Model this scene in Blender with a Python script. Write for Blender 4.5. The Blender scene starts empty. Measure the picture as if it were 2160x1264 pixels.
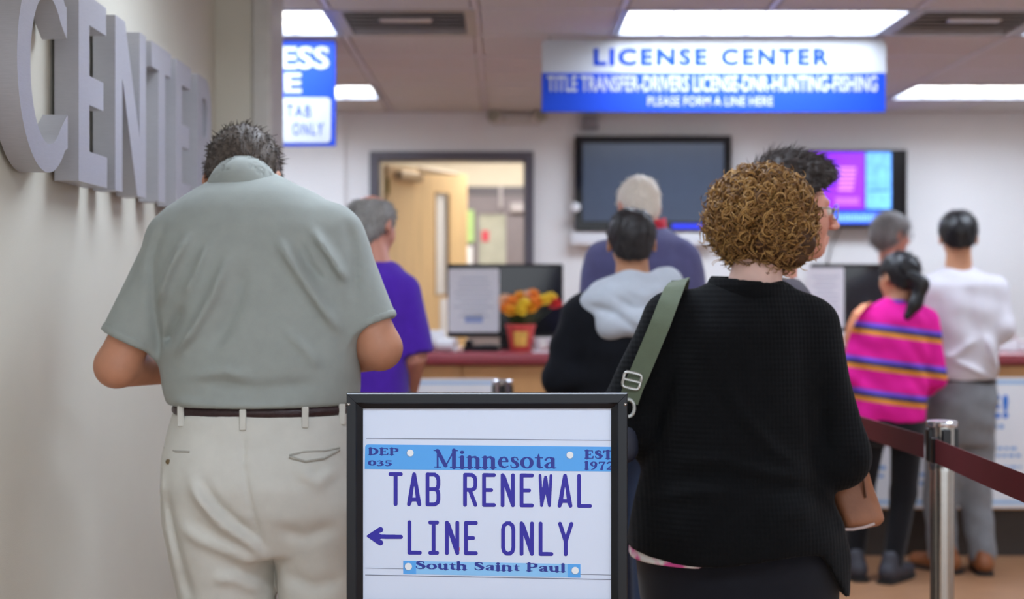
import bpy, math, random
import numpy as np
from mathutils import Vector, Matrix

random.seed(7)
rng = np.random.default_rng(7)
SC = bpy.context.scene
COL = SC.collection

# ------------------------------------------------------------------ camera
F = 3000.0            # focal length in pixels of the 2160-wide frame
VX, VY = 1060.0, 615.0
ZC = 1.32             # camera height
cam = bpy.data.cameras.new('camera')
cam.sensor_width = 36.0
cam.lens = F / 2160.0 * 36.0
cam.shift_x = (1080.0 - VX) / 2160.0
cam.shift_y = (VY - 632.0) / 2160.0
cam.clip_start = 0.05
cam.dof.use_dof = True
cam.dof.focus_distance = 2.85
cam.dof.aperture_fstop = 2.5
camo = bpy.data.objects.new('camera', cam)
camo.location = (0, 0, ZC)
camo.rotation_euler = (math.radians(90), 0, 0)
COL.objects.link(camo)
SC.camera = camo

# ------------------------------------------------------------------ world and exposure
wd = bpy.data.worlds.new('world')
SC.world = wd
wd.use_nodes = True
wd.node_tree.nodes['Background'].inputs[0].default_value = (0.86, 0.92, 1.0, 1)
wd.node_tree.nodes['Background'].inputs[1].default_value = 0.57
LAMP = 5.6             # radiance of the fluorescent lenses
SC.view_settings.view_transform = 'Standard'
SC.view_settings.look = 'None'
SC.view_settings.gamma = 1.0
SC.view_settings.exposure = 1.58
SC.view_settings.use_curve_mapping = False


# ------------------------------------------------------------------ helpers
def P(px, py, Y):
    """photo pixel at depth Y -> world point"""
    return Vector(((px - VX) * Y / F, Y, ZC - (py - VY) * Y / F))


def lin(c):
    out = []
    for v in c:
        v = v / 255.0
        out.append(v / 12.92 if v <= 0.04045 else ((v + 0.055) / 1.055) ** 2.4)
    return tuple(out)


MATS = {}


def mat(name, rgb, rough=0.6, metal=0.0, var=0.06, scale=12.0, bump=0.0, bscale=200.0, emit=0.0, spec=0.5,
        sheen=0.0, coat=0.0, stretch=None):
    if name in MATS:
        return MATS[name]
    m = bpy.data.materials.new(name)
    MATS[name] = m
    m.use_nodes = True
    nt = m.node_tree
    b = nt.nodes['Principled BSDF']
    c = lin(rgb)
    b.inputs['Roughness'].default_value = rough
    b.inputs['Metallic'].default_value = metal
    b.inputs['Specular IOR Level'].default_value = spec
    if sheen:
        b.inputs['Sheen Weight'].default_value = sheen
    if coat:
        b.inputs['Coat Weight'].default_value = coat
        b.inputs['Coat Roughness'].default_value = 0.08
    tc = nt.nodes.new('ShaderNodeTexCoord')
    src = tc.outputs['Object']
    if stretch:
        mp = nt.nodes.new('ShaderNodeMapping')
        mp.inputs['Scale'].default_value = stretch
        nt.links.new(src, mp.inputs['Vector'])
        src = mp.outputs['Vector']
    n = nt.nodes.new('ShaderNodeTexNoise')
    n.inputs['Scale'].default_value = scale
    n.inputs['Detail'].default_value = 4
    nt.links.new(src, n.inputs['Vector'])
    r = nt.nodes.new('ShaderNodeValToRGB')
    r.color_ramp.elements[0].position = 0.3
    r.color_ramp.elements[1].position = 0.7
    r.color_ramp.elements[0].color = tuple(max(0, v * (1 - var)) for v in c) + (1,)
    r.color_ramp.elements[1].color = tuple(min(1, v * (1 + var)) for v in c) + (1,)
    nt.links.new(n.outputs['Fac'], r.inputs['Fac'])
    nt.links.new(r.outputs['Color'], b.inputs['Base Color'])
    if bump:
        n2 = nt.nodes.new('ShaderNodeTexNoise')
        n2.inputs['Scale'].default_value = bscale
        n2.inputs['Detail'].default_value = 2
        nt.links.new(src, n2.inputs['Vector'])
        bp = nt.nodes.new('ShaderNodeBump')
        bp.inputs['Strength'].default_value = bump
        bp.inputs['Distance'].default_value = 0.002
        nt.links.new(n2.outputs['Fac'], bp.inputs['Height'])
        nt.links.new(bp.outputs['Normal'], b.inputs['Normal'])
    if emit:
        b.inputs['Emission Color'].default_value = c + (1,)
        b.inputs['Emission Strength'].default_value = emit
    return m


def mesh_np(name, verts, faces, material=None, smooth=False):
    """verts (n,3) array, faces (m,k) array or list"""
    me = bpy.data.meshes.new(name)
    verts = np.asarray(verts, dtype=np.float32)
    if isinstance(faces, np.ndarray):
        k = faces.shape[1]
        m = faces.shape[0]
        me.vertices.add(len(verts))
        me.vertices.foreach_set('co', verts.ravel())
        me.loops.add(m * k)
        me.loops.foreach_set('vertex_index', faces.astype(np.int32).ravel())
        me.polygons.add(m)
        me.polygons.foreach_set('loop_start', np.arange(0, m * k, k, dtype=np.int32))
        me.polygons.foreach_set('loop_total', np.full(m, k, dtype=np.int32))
        if smooth:
            me.polygons.foreach_set('use_smooth', np.ones(m, dtype=bool))
        me.update(calc_edges=True)
        me.validate()
    else:
        me.from_pydata([tuple(map(float, v)) for v in verts], [], faces)
        if smooth:
            for p in me.polygons:
                p.use_smooth = True
        me.update()
    if material:
        me.materials.append(material)
    return me


def link(name, me, parent=None, loc=(0, 0, 0), rot=None):
    o = bpy.data.objects.new(name, me)
    COL.objects.link(o)
    o.location = loc
    if rot:
        o.rotation_euler = rot
    if parent:
        o.parent = parent
    return o


def tag(o, label=None, cat=None, group=None, kind=None):
    if label:
        o['label'] = label
    if cat:
        o['category'] = cat
    if group:
        o['group'] = group
    if kind:
        o['kind'] = kind
    return o


def empty(name, loc, label=None, cat=None, group=None, rz=0.0):
    o = bpy.data.objects.new(name, None)
    COL.objects.link(o)
    o.location = loc
    o.rotation_euler = (0, 0, rz)
    o.empty_display_size = 0.1
    return tag(o, label, cat, group)


class MB:
    """collects plain shapes into one mesh"""

    def __init__(self):
        self.v = []
        self.f = []

    def add(self, vs, fs):
        o = len(self.v)
        self.v += [tuple(v) for v in vs]
        self.f += [tuple(i + o for i in f) for f in fs]
        return self

    def box(self, x0, x1, y0, y1, z0, z1, bev=0.0):
        if bev <= 0:
            vs = [(x, y, z) for x in (x0, x1) for y in (y0, y1) for z in (z0, z1)]
            fs = [(0, 1, 3, 2), (4, 6, 7, 5), (0, 4, 5, 1), (2, 3, 7, 6), (0, 2, 6, 4), (1, 5, 7, 3)]
            return self.add(vs, fs)
        # bevelled box: each corner has three vertices
        b = min(bev, (x1 - x0) / 2.01, (y1 - y0) / 2.01, (z1 - z0) / 2.01)
        X, Y, Z = (x0, x1), (y0, y1), (z0, z1)
        vs, idx = [], {}
        for i in (0, 1):
            for j in (0, 1):
                for k in (0, 1):
                    c = [X[i], Y[j], Z[k]]
                    ins = [c[0] + (b if i == 0 else -b), c[1] + (b if j == 0 else -b), c[2] + (b if k == 0 else -b)]
                    for a in range(3):
                        p = list(ins)
                        p[a] = c[a]
                        idx[(i, j, k, a)] = len(vs)
                        vs.append(tuple(p))
        fs = []
        g = lambda i, j, k, a: idx[(i, j, k, a)]
        for i in (0, 1):
            fs.append((g(i, 0, 0, 0), g(i, 1, 0, 0), g(i, 1, 1, 0), g(i, 0, 1, 0)))
            fs.append((g(0, i, 0, 1), g(1, i, 0, 1), g(1, i, 1, 1), g(0, i, 1, 1)))
            fs.append((g(0, 0, i, 2), g(1, 0, i, 2), g(1, 1, i, 2), g(0, 1, i, 2)))
        for i in (0, 1):
            for j in (0, 1):
                fs.append((g(i, j, 0, 0), g(i, j, 1, 0), g(i, j, 1, 1), g(i, j, 0, 1)))
                fs.append((g(i, 0, j, 0), g(i, 1, j, 0), g(i, 1, j, 2), g(i, 0, j, 2)))
                fs.append((g(0, i, j, 1), g(1, i, j, 1), g(1, i, j, 2), g(0, i, j, 2)))
        for i in (0, 1):
            for j in (0, 1):
                for k in (0, 1):
                    fs.append((g(i, j, k, 0), g(i, j, k, 1), g(i, j, k, 2)))
        return self.add(vs, fs)

    def tube(self, pts, r, n=8, cap=True):
        pts = [Vector(p) for p in pts]
        rs = r if isinstance(r, (list, tuple)) else [r] * len(pts)
        vs, fs = [], []
        up = Vector((0.123, 0.345, 0.93))
        for i, p in enumerate(pts):
            t = (pts[min(i + 1, len(pts) - 1)] - pts[max(i - 1, 0)]).normalized()
            a = t.cross(up)
            if a.length < 1e-3:
                a = t.cross(Vector((1, 0, 0)))
            a.normalize()
            b = t.cross(a)
            for k in range(n):
                an = 2 * math.pi * k / n
                vs.append(p + (a * math.cos(an) + b * math.sin(an)) * rs[i])
        for i in range(len(pts) - 1):
            for k in range(n):
                fs.append((i * n + k, i * n + (k + 1) % n, (i + 1) * n + (k + 1) % n, (i + 1) * n + k))
        if cap:
            fs.append(tuple(range(n)))
            fs.append(tuple((len(pts) - 1) * n + k for k in range(n)))
        return self.add(vs, fs)

    def lathe(self, prof, n=24, c=(0, 0, 0)):
        """prof: list of (r,z) bottom to top"""
        vs, fs = [], []
        for r, z in prof:
            for k in range(n):
                a = 2 * math.pi * k / n
                vs.append((c[0] + r * math.cos(a), c[1] + r * math.sin(a), c[2] + z))
        for i in range(len(prof) - 1):
            for k in range(n):
                fs.append((i * n + k, i * n + (k + 1) % n, (i + 1) * n + (k + 1) % n, (i + 1) * n + k))
        fs.append(tuple(range(n)))
        fs.append(tuple((len(prof) - 1) * n + k for k in range(n)))
        return self.add(vs, fs)

    def prism(self, poly, y0, y1):
        """poly in x,z; extruded along y"""
        n = len(poly)
        vs = [(x, y0, z) for x, z in poly] + [(x, y1, z) for x, z in poly]
        fs = [tuple(range(n)), tuple(range(2 * n - 1, n - 1, -1))]
        for i in range(n):
            j = (i + 1) % n
            fs.append((i, j, n + j, n + i))
        return self.add(vs, fs)

    def build(self, name, material, parent=None, loc=(0, 0, 0), smooth=False, rot=None, me=None):
        if me is None:
            me = mesh_np(name, self.v, self.f, material)
            fix_normals(me)
            if smooth:
                shade_auto(me)
        return link(name, me, parent, loc, rot)


def fix_normals(me):
    import bmesh
    bm = bmesh.new()
    bm.from_mesh(me)
    bmesh.ops.recalc_face_normals(bm, faces=bm.faces)
    bm.to_mesh(me)
    bm.free()


def shade_auto(me, ang=40):
    for p in me.polygons:
        p.use_smooth = True
    try:
        me.set_sharp_from_angle(angle=math.radians(ang))
    except Exception:
        pass


def text_mesh(name, body, x0, x1, z0, z1, y, material, bold=0.0, spacing=1.0, parent=None, thick=0.002, loc=(0, 0, 0)):
    """flat lettering fitted into a box, facing -Y"""
    cu = bpy.data.curves.new(name, 'FONT')
    cu.body = body
    cu.offset = bold
    cu.space_character = spacing
    cu.extrude = 0.02
    cu.resolution_u = 3
    o = bpy.data.objects.new('tmp', cu)
    COL.objects.link(o)
    dg = bpy.context.evaluated_depsgraph_get()
    dg.update()
    me = bpy.data.meshes.new_from_object(o.evaluated_get(dg))
    bpy.data.objects.remove(o)
    bpy.data.curves.remove(cu)
    n = len(me.vertices)
    a = np.empty(n * 3, dtype=np.float32)
    me.vertices.foreach_get('co', a)
    a = a.reshape(-1, 3)
    lo, hi = a.min(0), a.max(0)
    q = np.empty_like(a)
    q[:, 0] = x0 + (a[:, 0] - lo[0]) / (hi[0] - lo[0]) * (x1 - x0)
    q[:, 2] = z0 + (a[:, 1] - lo[1]) / (hi[1] - lo[1]) * (z1 - z0)
    q[:, 1] = y - (a[:, 2] - lo[2]) / (hi[2] - lo[2]) * thick
    me.vertices.foreach_set('co', q.ravel())
    me.update()
    me.name = name
    me.materials.clear()
    me.materials.append(material)
    return link(name, me, parent, loc)


# ------------------------------------------------------------------ implicit surfaces (numpy surface nets)
def smin(a, b, k):
    if k <= 0:
        return np.minimum(a, b)
    h = np.maximum(k - np.abs(a - b), 0) / k
    return np.minimum(a, b) - h * h * k * 0.25


def smax(a, b, k):
    return -smin(-a, -b, k)


def ell(x, y, z, c, r):
    ax, ay, az = (x - c[0]) / r[0], (y - c[1]) / r[1], (z - c[2]) / r[2]
    k0 = np.sqrt(ax * ax + ay * ay + az * az) + 1e-9
    k1 = np.sqrt((ax / r[0]) ** 2 + (ay / r[1]) ** 2 + (az / r[2]) ** 2) + 1e-9
    return k0 * (k0 - 1) / k1


def rcone(x, y, z, a, b, ra, rb):
    a = np.asarray(a, float)
    b = np.asarray(b, float)
    d = b - a
    L = float(d @ d) + 1e-12
    t = np.clip(((x - a[0]) * d[0] + (y - a[1]) * d[1] + (z - a[2]) * d[2]) / L, 0, 1)
    return np.sqrt((x - a[0] - t * d[0]) ** 2 + (y - a[1] - t * d[1]) ** 2 + (z - a[2] - t * d[2]) ** 2) - (ra + (rb - ra) * t)


class Vol:
    def __init__(self, lo, hi, h):
        self.lo = np.asarray(lo, float)
        self.h = h
        self.n = np.ceil((np.asarray(hi, float) - self.lo) / h).astype(int) + 1
        self.d = np.full(self.n, 1.0, dtype=np.float32)
        self.ax = [self.lo[i] + h * np.arange(self.n[i]) for i in range(3)]

    def sl(self, lo, hi):
        s = []
        for i in range(3):
            a = int(max(0, math.floor((lo[i] - self.lo[i]) / self.h)))
            b = int(min(self.n[i], math.ceil((hi[i] - self.lo[i]) / self.h) + 1))
            if b <= a:
                return None
            s.append(slice(a, b))
        return tuple(s)

    def grid(self, s):
        return (self.ax[0][s[0]][:, None, None], self.ax[1][s[1]][None, :, None], self.ax[2][s[2]][None, None, :])

    def add(self, f, lo, hi, k=0.0, m=None):
        m = (k + 3 * self.h) if m is None else m
        s = self.sl([v - m for v in lo], [v + m for v in hi])
        if s is None:
            return
        self.d[s] = smin(self.d[s], f(*self.grid(s)), k)

    def cut(self, f, k=0.0):
        s = (slice(None),) * 3
        self.d = smax(self.d, np.broadcast_to(f(*self.grid(s)), self.d.shape), k).astype(np.float32)

    def shift(self, f):
        s = (slice(None),) * 3
        near = np.abs(self.d) < 0.08
        self.d = np.where(near, self.d + f(*self.grid(s)), self.d).astype(np.float32)

    def rc(self, a, b, ra, rb, k=0.02, cutp=None):
        R = max(ra, rb)
        lo = [min(a[i], b[i]) - R for i in range(3)]
        hi = [max(a[i], b[i]) + R for i in range(3)]

        def f(x, y, z):
            d = rcone(x, y, z, a, b, ra, rb)
            if cutp is not None:
                c, n = cutp
                d = np.maximum(d, (x - c[0]) * n[0] + (y - c[1]) * n[1] + (z - c[2]) * n[2])
            return d
        self.add(f, lo, hi, k)

    def el(self, c, r, k=0.02):
        self.add(lambda x, y, z: ell(x, y, z, c, r), [c[i] - r[i] for i in range(3)], [c[i] + r[i] for i in range(3)], k)

    def net(self):
        d = self.d
        ins = d < 0
        nx, ny, nz = d.shape
        c = np.zeros((nx - 1, ny - 1, nz - 1), dtype=np.int8)
        for i in (0, 1):
            for j in (0, 1):
                for k in (0, 1):
                    c += ins[i:nx - 1 + i, j:ny - 1 + j, k:nz - 1 + k]
        act = np.argwhere((c > 0) & (c < 8))
        if len(act) == 0:
            return np.zeros((0, 3)), np.zeros((0, 4), int)
        idx = np.full(c.shape, -1, dtype=np.int32)
        idx[tuple(act.T)] = np.arange(len(act))
        acc = np.zeros((len(act), 3))
        cnt = np.zeros(len(act))
        for ax in range(3):
            o1, o2 = [(1, 2), (0, 2), (0, 1)][ax]
            for u in (0, 1):
                for v in (0, 1):
                    a = act.copy()
                    a[:, o1] += u
                    a[:, o2] += v
                    b = a.copy()
                    b[:, ax] += 1
                    da = d[tuple(a.T)]
                    db = d[tuple(b.T)]
                    m = (da < 0) != (db < 0)
                    t = np.where(m, da / np.where(m, da - db, 1), 0)
                    p = a.astype(float)
                    p[:, ax] += t
                    acc[m] += p[m]
                    cnt[m] += 1
        verts = self.lo + self.h * (acc / cnt[:, None])
        quads = []
        for ax in range(3):
            o1, o2 = [(1, 2), (2, 0), (0, 1)][ax]
            s0 = [slice(None)] * 3
            s1 = [slice(None)] * 3
            s0[ax] = slice(0, -1)
            s1[ax] = slice(1, None)
            a, b = ins[tuple(s0)], ins[tuple(s1)]
            for flip, msk in ((False, a & ~b), (True, ~a & b)):
                e = np.argwhere(msk)
                ok = (e[:, o1] > 0) & (e[:, o2] > 0) & (e[:, o1] < d.shape[o1] - 1) & (e[:, o2] < d.shape[o2] - 1)
                e = e[ok]
                if len(e) == 0:
                    continue
                q = []
                for (u, v) in ((-1, -1), (0, -1), (0, 0), (-1, 0)):
                    g = e.copy()
                    g[:, o1] += u
                    g[:, o2] += v
                    q.append(idx[tuple(g.T)])
                q = np.stack(q, 1)
                if flip:
                    q = q[:, ::-1]
                quads.append(q)
        quads = np.concatenate(quads)
        quads = quads[(quads >= 0).all(1)]
        return verts, quads


def vnormals(v, q):
    n = np.zeros_like(v)
    a, b, c, d = v[q[:, 0]], v[q[:, 1]], v[q[:, 2]], v[q[:, 3]]
    fn = np.cross(c - a, d - b)
    for i in range(4):
        np.add.at(n, q[:, i], fn)
    return n / (np.linalg.norm(n, axis=1, keepdims=True) + 1e-12)


class Loft:
    """rows (z, xl, xr, half_depth, y_offset), an upright superelliptic body"""

    def __init__(self, rows, n=2.3):
        r = np.array(sorted(rows), float)
        zs = np.linspace(r[0, 0], r[-1, 0], 160)
        self.z = zs
        tab = [np.interp(zs, r[:, 0], r[:, i]) for i in range(1, 5)]
        ker = np.hanning(15)
        ker /= ker.sum()
        sm = []
        for t in tab:
            p = np.concatenate([2 * t[0] - t[7:0:-1], t, 2 * t[-1] - t[-2:-9:-1]])
            sm.append(np.convolve(p, ker, 'valid'))
        self.cx = (sm[0] + sm[1]) / 2
        self.rx = np.maximum((sm[1] - sm[0]) / 2, 0.01)
        self.ry = np.maximum(sm[2], 0.01)
        self.oy = sm[3]
        self.sl = np.gradient(self.rx, zs)
        self.n = n
        self.lo = (float((self.cx - self.rx).min()), float((self.oy - self.ry).min()), float(zs[0]))
        self.hi = (float((self.cx + self.rx).max()), float((self.oy + self.ry).max()), float(zs[-1]))

    def f(self, x, y, z, off=0.0):
        g = lambda t: np.interp(z, self.z, t)
        cx, rx, ry, oy, sl = g(self.cx), g(self.rx), g(self.ry), g(self.oy), g(self.sl)
        n = self.n
        q = (np.abs((x - cx) / rx) ** n + np.abs((y - oy) / ry) ** n) ** (1.0 / n)
        d = (q - 1) * np.minimum(rx, ry) / np.sqrt(1 + np.minimum(sl * sl, 4.0))
        d = smax(d, z - self.z[-1], 0.015)
        d = smax(d, self.z[0] - z, 0.015)
        return d + off

    def into(self, vol, k=0.02, off=0.0):
        vol.add(lambda x, y, z: self.f(x, y, z, off), self.lo, self.hi, k)

    def back(self, x, z, off=0.0):
        """y of the rear (camera-side) surface"""
        g = lambda t: float(np.interp(z, self.z, t))
        u = min(abs((x - g(self.cx)) / g(self.rx)), 0.999)
        return g(self.oy) - g(self.ry) * (1 - u ** self.n) ** (1 / self.n) - off


def wrinkle(amp, scale, seed, aniso=(1, 1, 1)):
    r = np.random.default_rng(seed)
    K = r.normal(size=(7, 3)) * np.array(aniso) * scale
    ph = r.uniform(0, 6.28, 7)

    def f(x, y, z):
        s = 0
        for k, p in zip(K, ph):
            s = s + np.sin(x * k[0] + y * k[1] + z * k[2] + p)
        return -amp * s / 3.0
    return f


def folds(lst, ymax=0.0):
    """lst: (points[(x,z)...], amplitude, width); ridges (+) and valleys (-) on the rear of a garment"""
    def f(x, y, z):
        tot = 0
        for pts, amp, w in lst:
            best = None
            L = len(pts) - 1
            for i in range(L):
                (ax, az), (bx, bz) = pts[i], pts[i + 1]
                dx, dz = bx - ax, bz - az
                t = np.clip(((x - ax) * dx + (z - az) * dz) / (dx * dx + dz * dz + 1e-12), 0, 1)
                u = (i + t) / L
                e = np.sqrt((x - ax - t * dx) ** 2 + (z - az - t * dz) ** 2)
                g = amp * np.exp(-(e / w) ** 2) * np.clip(np.sin(np.pi * np.clip(u, 0.02, 0.98)) * 1.5, 0, 1)
                best = g if best is None else np.where(np.abs(g) > np.abs(best), g, best)
            tot = tot + best
        return -tot * (y < ymax)
    return f


def strands(P0, D, N, length, width, bend, seg=4, seed=1, jitter=0.25):
    """tapered three-sided hairs: roots P0, direction D, surface normal N"""
    r = np.random.default_rng(seed)
    n = len(P0)
    D = D + r.normal(size=D.shape) * jitter
    D /= np.linalg.norm(D, axis=1, keepdims=True) + 1e-9
    S = np.cross(D, N)
    S /= np.linalg.norm(S, axis=1, keepdims=True) + 1e-9
    U = np.cross(S, D)
    L = length * r.uniform(0.6, 1.15, n)
    V = []
    for i in range(seg + 1):
        t = i / seg
        c = P0 + D * (L * t)[:, None] + N * (bend * L * math.sin(t * 2.2))[:, None]
        w = width * (1 - t) ** 0.6 + 0.0001
        for k in range(3):
            a = 2.094 * k
            V.append(c + (S * math.cos(a) + U * math.sin(a)) * w)
    V = np.stack(V, 1)                       # n, (seg+1)*3, 3
    m = (seg + 1) * 3
    fq = []
    for i in range(seg):
        for k in range(3):
            fq.append((i * 3 + k, i * 3 + (k + 1) % 3, (i + 1) * 3 + (k + 1) % 3, (i + 1) * 3 + k))
    fq = np.array(fq)
    Fq = (fq[None] + (np.arange(n) * m)[:, None, None]).reshape(-1, 4)
    return V.reshape(-1, 3), Fq

# ================================================================== SETTING
YB = 9.52            # rear wall
CH = 2.52            # ceiling height
WX = -1.08           # left wall plane
M_wall = mat('wall_paint_cream', (208, 204, 190), 0.7, var=0.02, scale=3, bump=0.15, bscale=300)
M_wallw = mat('wall_paint_white', (236, 235, 234), 0.7, var=0.015, scale=3, bump=0.1, bscale=250)
M_tile = mat('ceiling_tile_mineral', (204, 201, 197), 0.9, var=0.05, scale=60, bump=0.4, bscale=180)
M_tee = mat('ceiling_grid_metal', (205, 200, 205), 0.45, var=0.02)
M_dark = mat('plenum_dark', (60, 58, 58), 0.9)
M_floor = mat('floor_vinyl_tan', (168, 124, 90), 0.35, var=0.16, scale=5, bump=0.05, bscale=60, stretch=(1, 6, 1))
M_base = mat('baseboard_vinyl', (70, 64, 62), 0.5)
M_frame = mat('door_frame_grey', (92, 88, 96), 0.45, var=0.03)
M_white = mat('white_plastic', (236, 236, 238), 0.4, var=0.02)
M_black = mat('black_plastic', (14, 15, 18), 0.35, var=0.1)
M_chrome = mat('brushed_steel', (205, 203, 200), 0.22, metal=1.0, var=0.04, scale=30, stretch=(1, 1, 8))
M_paper = mat('paper_white', (238, 240, 244), 0.7, var=0.01)

fl = MB().box(-3.4, 4.9, -1.5, 12.6, -0.1, 0.0).build('floor', M_floor)
tag(fl, kind='structure')

ce = MB().box(-3.4, 4.9, -1.5, YB + 0.15, CH + 0.10, CH + 0.2).build('ceiling', M_dark)
tag(ce, kind='structure')
XL = [0.51 + 0.625 * k for k in range(-6, 8)]                    # grid lines across
YL = [6.03 - 0.625 * k for k in range(12, 0, -1)] + [6.03, 6.655, 7.25, 7.70, 8.24, 8.85, YB]
TROF = [(-1.99, 6.03), (0.51, 6.03), (-1.99, 8.24), (2.385, 8.24), (-0.74, 3.53), (-0.74, 1.03), (1.76, 3.53), (1.76, 1.03), (2.385, 6.03), (0.51, 8.24)]  # seen fixtures first, then unseen ones added to light the room
VENT = [(-0.74, 6.03), (1.76, 6.03)]
used = set()
for (tx, ty) in TROF:
    for dx in (0, 0.625):
        used.add((round(tx + dx, 2), round(ty, 2)))
for (tx, ty) in VENT:
    used.add((round(tx, 2), round(ty, 2)))
tile_me = {}
for j in range(len(YL) - 1):
    y0, y1 = YL[j], YL[j + 1]
    for i in range(len(XL) - 1):
        x0, x1 = XL[i], XL[i + 1]
        if (round(x0, 2), round(y0, 2)) in used:
            continue
        if y1 < 5.5 and x1 < WX + 0.05:
            continue
        key = round(y1 - y0, 3)
        w, d = x1 - x0 - 0.02, y1 - y0 - 0.02
        if key not in tile_me:
            b = MB().box(-w / 2, w / 2, -d / 2, d / 2, 0.006, 0.022)
            b.box(-w / 2 + 0.012, w / 2 - 0.012, -d / 2 + 0.012, d / 2 - 0.012, -0.003, 0.006, 0.002)
            tile_me[key] = mesh_np('ceiling_tile', b.v, b.f, M_tile)
            fix_normals(tile_me[key])
        link('ceiling_tile', tile_me[key], ce, ((x0 + x1) / 2, (y0 + y1) / 2, CH))
for x in XL:
    y_from = YL[0] if x > WX else 5.6
    brk = sorted((ty - 0.0, YL[YL.index(min(YL, key=lambda q: abs(q - ty))) + 1]) for (tx, ty) in TROF if abs(tx + 0.625 - x) < 0.05 and ty > y_from - 0.1)
    cur = y_from
    for (ya, yb) in brk + [(YB, YB)]:
        if ya - cur > 0.05:
            MB().box(x - 0.012, x + 0.012, cur, ya, CH - 0.004, CH + 0.03).build('ceiling_tee', M_tee, ce)
        cur = max(cur, yb)
for y in YL:
    MB().box(WX if y < 5.4 else XL[0], XL[-1], y - 0.012, y + 0.012, CH - 0.0035, CH + 0.03).build('ceiling_tee', M_tee, ce)

# left wall, its end pier, walls beyond
wl = MB().box(WX - 0.2, WX, -1.5, 5.35, 0, CH + 0.1).build('wall_left', M_wall)
tag(wl, kind='structure')
pier = MB().box(WX - 0.2, -0.885, 5.35, 5.63, 0, CH + 0.1, 0.004).build('wall_pier', M_wall)
tag(pier, kind='structure')
tg = MB().box(-0.945, -0.868, 5.335, 5.64, 0, CH - 0.01, 0.012).build('trim_1', mat('corner_guard', (200, 198, 192), 0.5))
tag(tg, kind='structure')
wf = MB().box(-3.4, -3.24, 5.63, YB, 0, CH + 0.1).build('wall_far_left', M_wallw)
tag(wf, kind='structure')
wf2 = MB().box(-3.4, WX - 0.2, 5.49, 5.63, 0, CH + 0.1).build('wall_return', M_wallw)
tag(wf2, kind='structure')
wr = MB().box(4.76, 4.9, -1.5, YB, 0, CH + 0.1).build('wall_right', M_wallw)
tag(wr, kind='structure')
DX0, DX1, DZ = -0.825, 0.143, 2.195          # clear door opening
b = MB().box(-3.4, DX0 - 0.02, YB, YB + 0.14, 0, CH + 0.1)
b.box(DX1 + 0.02, 4.9, YB, YB + 0.14, 0, CH + 0.1)
b.box(DX0 - 0.02, DX1 + 0.02, YB, YB + 0.14, DZ + 0.02, CH + 0.1)
b.box(-3.24, (728 - VX) / 315, YB - 0.03, YB, 0, CH - 0.005)            # left stretch stands a little proud
wb = b.build('wall_back', M_wallw)
tag(wb, kind='structure')
bb = MB().box(WX, WX + 0.012, -1.5, 5.35, 0.001, 0.1, 0.003).build('baseboard_left', M_base)
tag(bb, kind='structure')
bb = MB().box(DX1 + 0.07, 4.76, YB - 0.012, YB, 0.001, 0.1, 0.003).build('baseboard_back', M_base)
tag(bb, kind='structure')

# doorway in the rear wall: frame, open wooden leaf
dr = empty('door_1', (DX0, YB, 0))
tag(dr, 'open wooden door with grey metal frame in the rear wall', kind='structure')
fb = MB()
fb.box(-0.064, 0.0, -0.03, 0.16, 0, DZ + 0.061, 0.004)
fb.build('frame_post', M_frame, dr)
MB().box(DX1 - DX0, DX1 - DX0 + 0.064, -0.03, 0.16, 0, DZ + 0.061, 0.004).build('frame_post', M_frame, dr)
MB().box(-0.0, DX1 - DX0, -0.03, 0.16, DZ, DZ + 0.061, 0.004).build('frame_head', M_frame, dr)
ANG = math.radians(57)
M_oak = mat('door_wood_maple', (232, 200, 150), 0.45, var=0.08, scale=3, stretch=(9, 9, 0.7))
lw = 0.95
leaf = MB()
# leaf with an opening for the narrow vision panel
u0, u1, w0, w1 = 0.555, 0.71, 1.30, 2.02
leaf.box(0, u0, -0.022, 0.022, 0.01, 2.18)
leaf.box(u1, lw, -0.022, 0.022, 0.01, 2.18)
leaf.box(u0, u1, -0.022, 0.022, 0.01, w0)
leaf.box(u0, u1, -0.022, 0.022, w1, 2.18)
lf = leaf.build('door_leaf', M_oak, dr, (0.03, 0.15, 0), rot=(0, 0, ANG))
MB().box(u0, u1, -0.004, 0.004, w0, w1).build('vision_pane', mat('frosted_pane', (240, 243, 246), 0.25, var=0.01), lf)
g = MB()
for (a0, a1, c0, c1) in ((u0 - 0.012, u0, w0 - 0.012, w1 + 0.012), (u1, u1 + 0.012, w0 - 0.012, w1 + 0.012),
                         (u0, u1, w0 - 0.012, w0), (u0, u1, w1, w1 + 0.012)):
    g.box(a0, a1, -0.027, 0.027, c0, c1)
g.build('pane_bead', mat('pane_bead_tan', (190, 160, 120), 0.5), lf)
MB().box(0.08, 0.34, -0.075, -0.022, 2.08, 2.145, 0.008).tube([(0.3, -0.06, 2.15), (0.62, -0.16, 2.155)], 0.010).tube(
    [(0.62, -0.16, 2.155), (0.1, -0.2, 2.158)], 0.009).build('door_closer', mat('closer_metal', (170, 150, 125), 0.4, metal=0.6), lf)
MB().tube([(0.88, -0.022, 1.0), (0.88, -0.07, 1.0), (0.79, -0.07, 1.0)], 0.011).build('door_handle', M_chrome, lf, smooth=True)
for hz in (0.25, 1.1, 1.98):
    MB().tube([(0.0, -0.02, hz), (0.0, -0.02, hz + 0.11)], 0.012).build('hinge', mat('hinge_brass', (150, 130, 80), 0.35, metal=0.8), lf)
dn = MB().box(0.60, 0.735, -0.026, -0.0235, 0.98, 1.27, 0.001).build('door_notice', M_paper, None)
dn.matrix_world = Matrix.Translation((DX0 + 0.03, YB + 0.15, 0)) @ Matrix.Rotation(ANG, 4, 'Z')
tag(dn, 'white paper notice taped to the open wooden door', 'notice')

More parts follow.
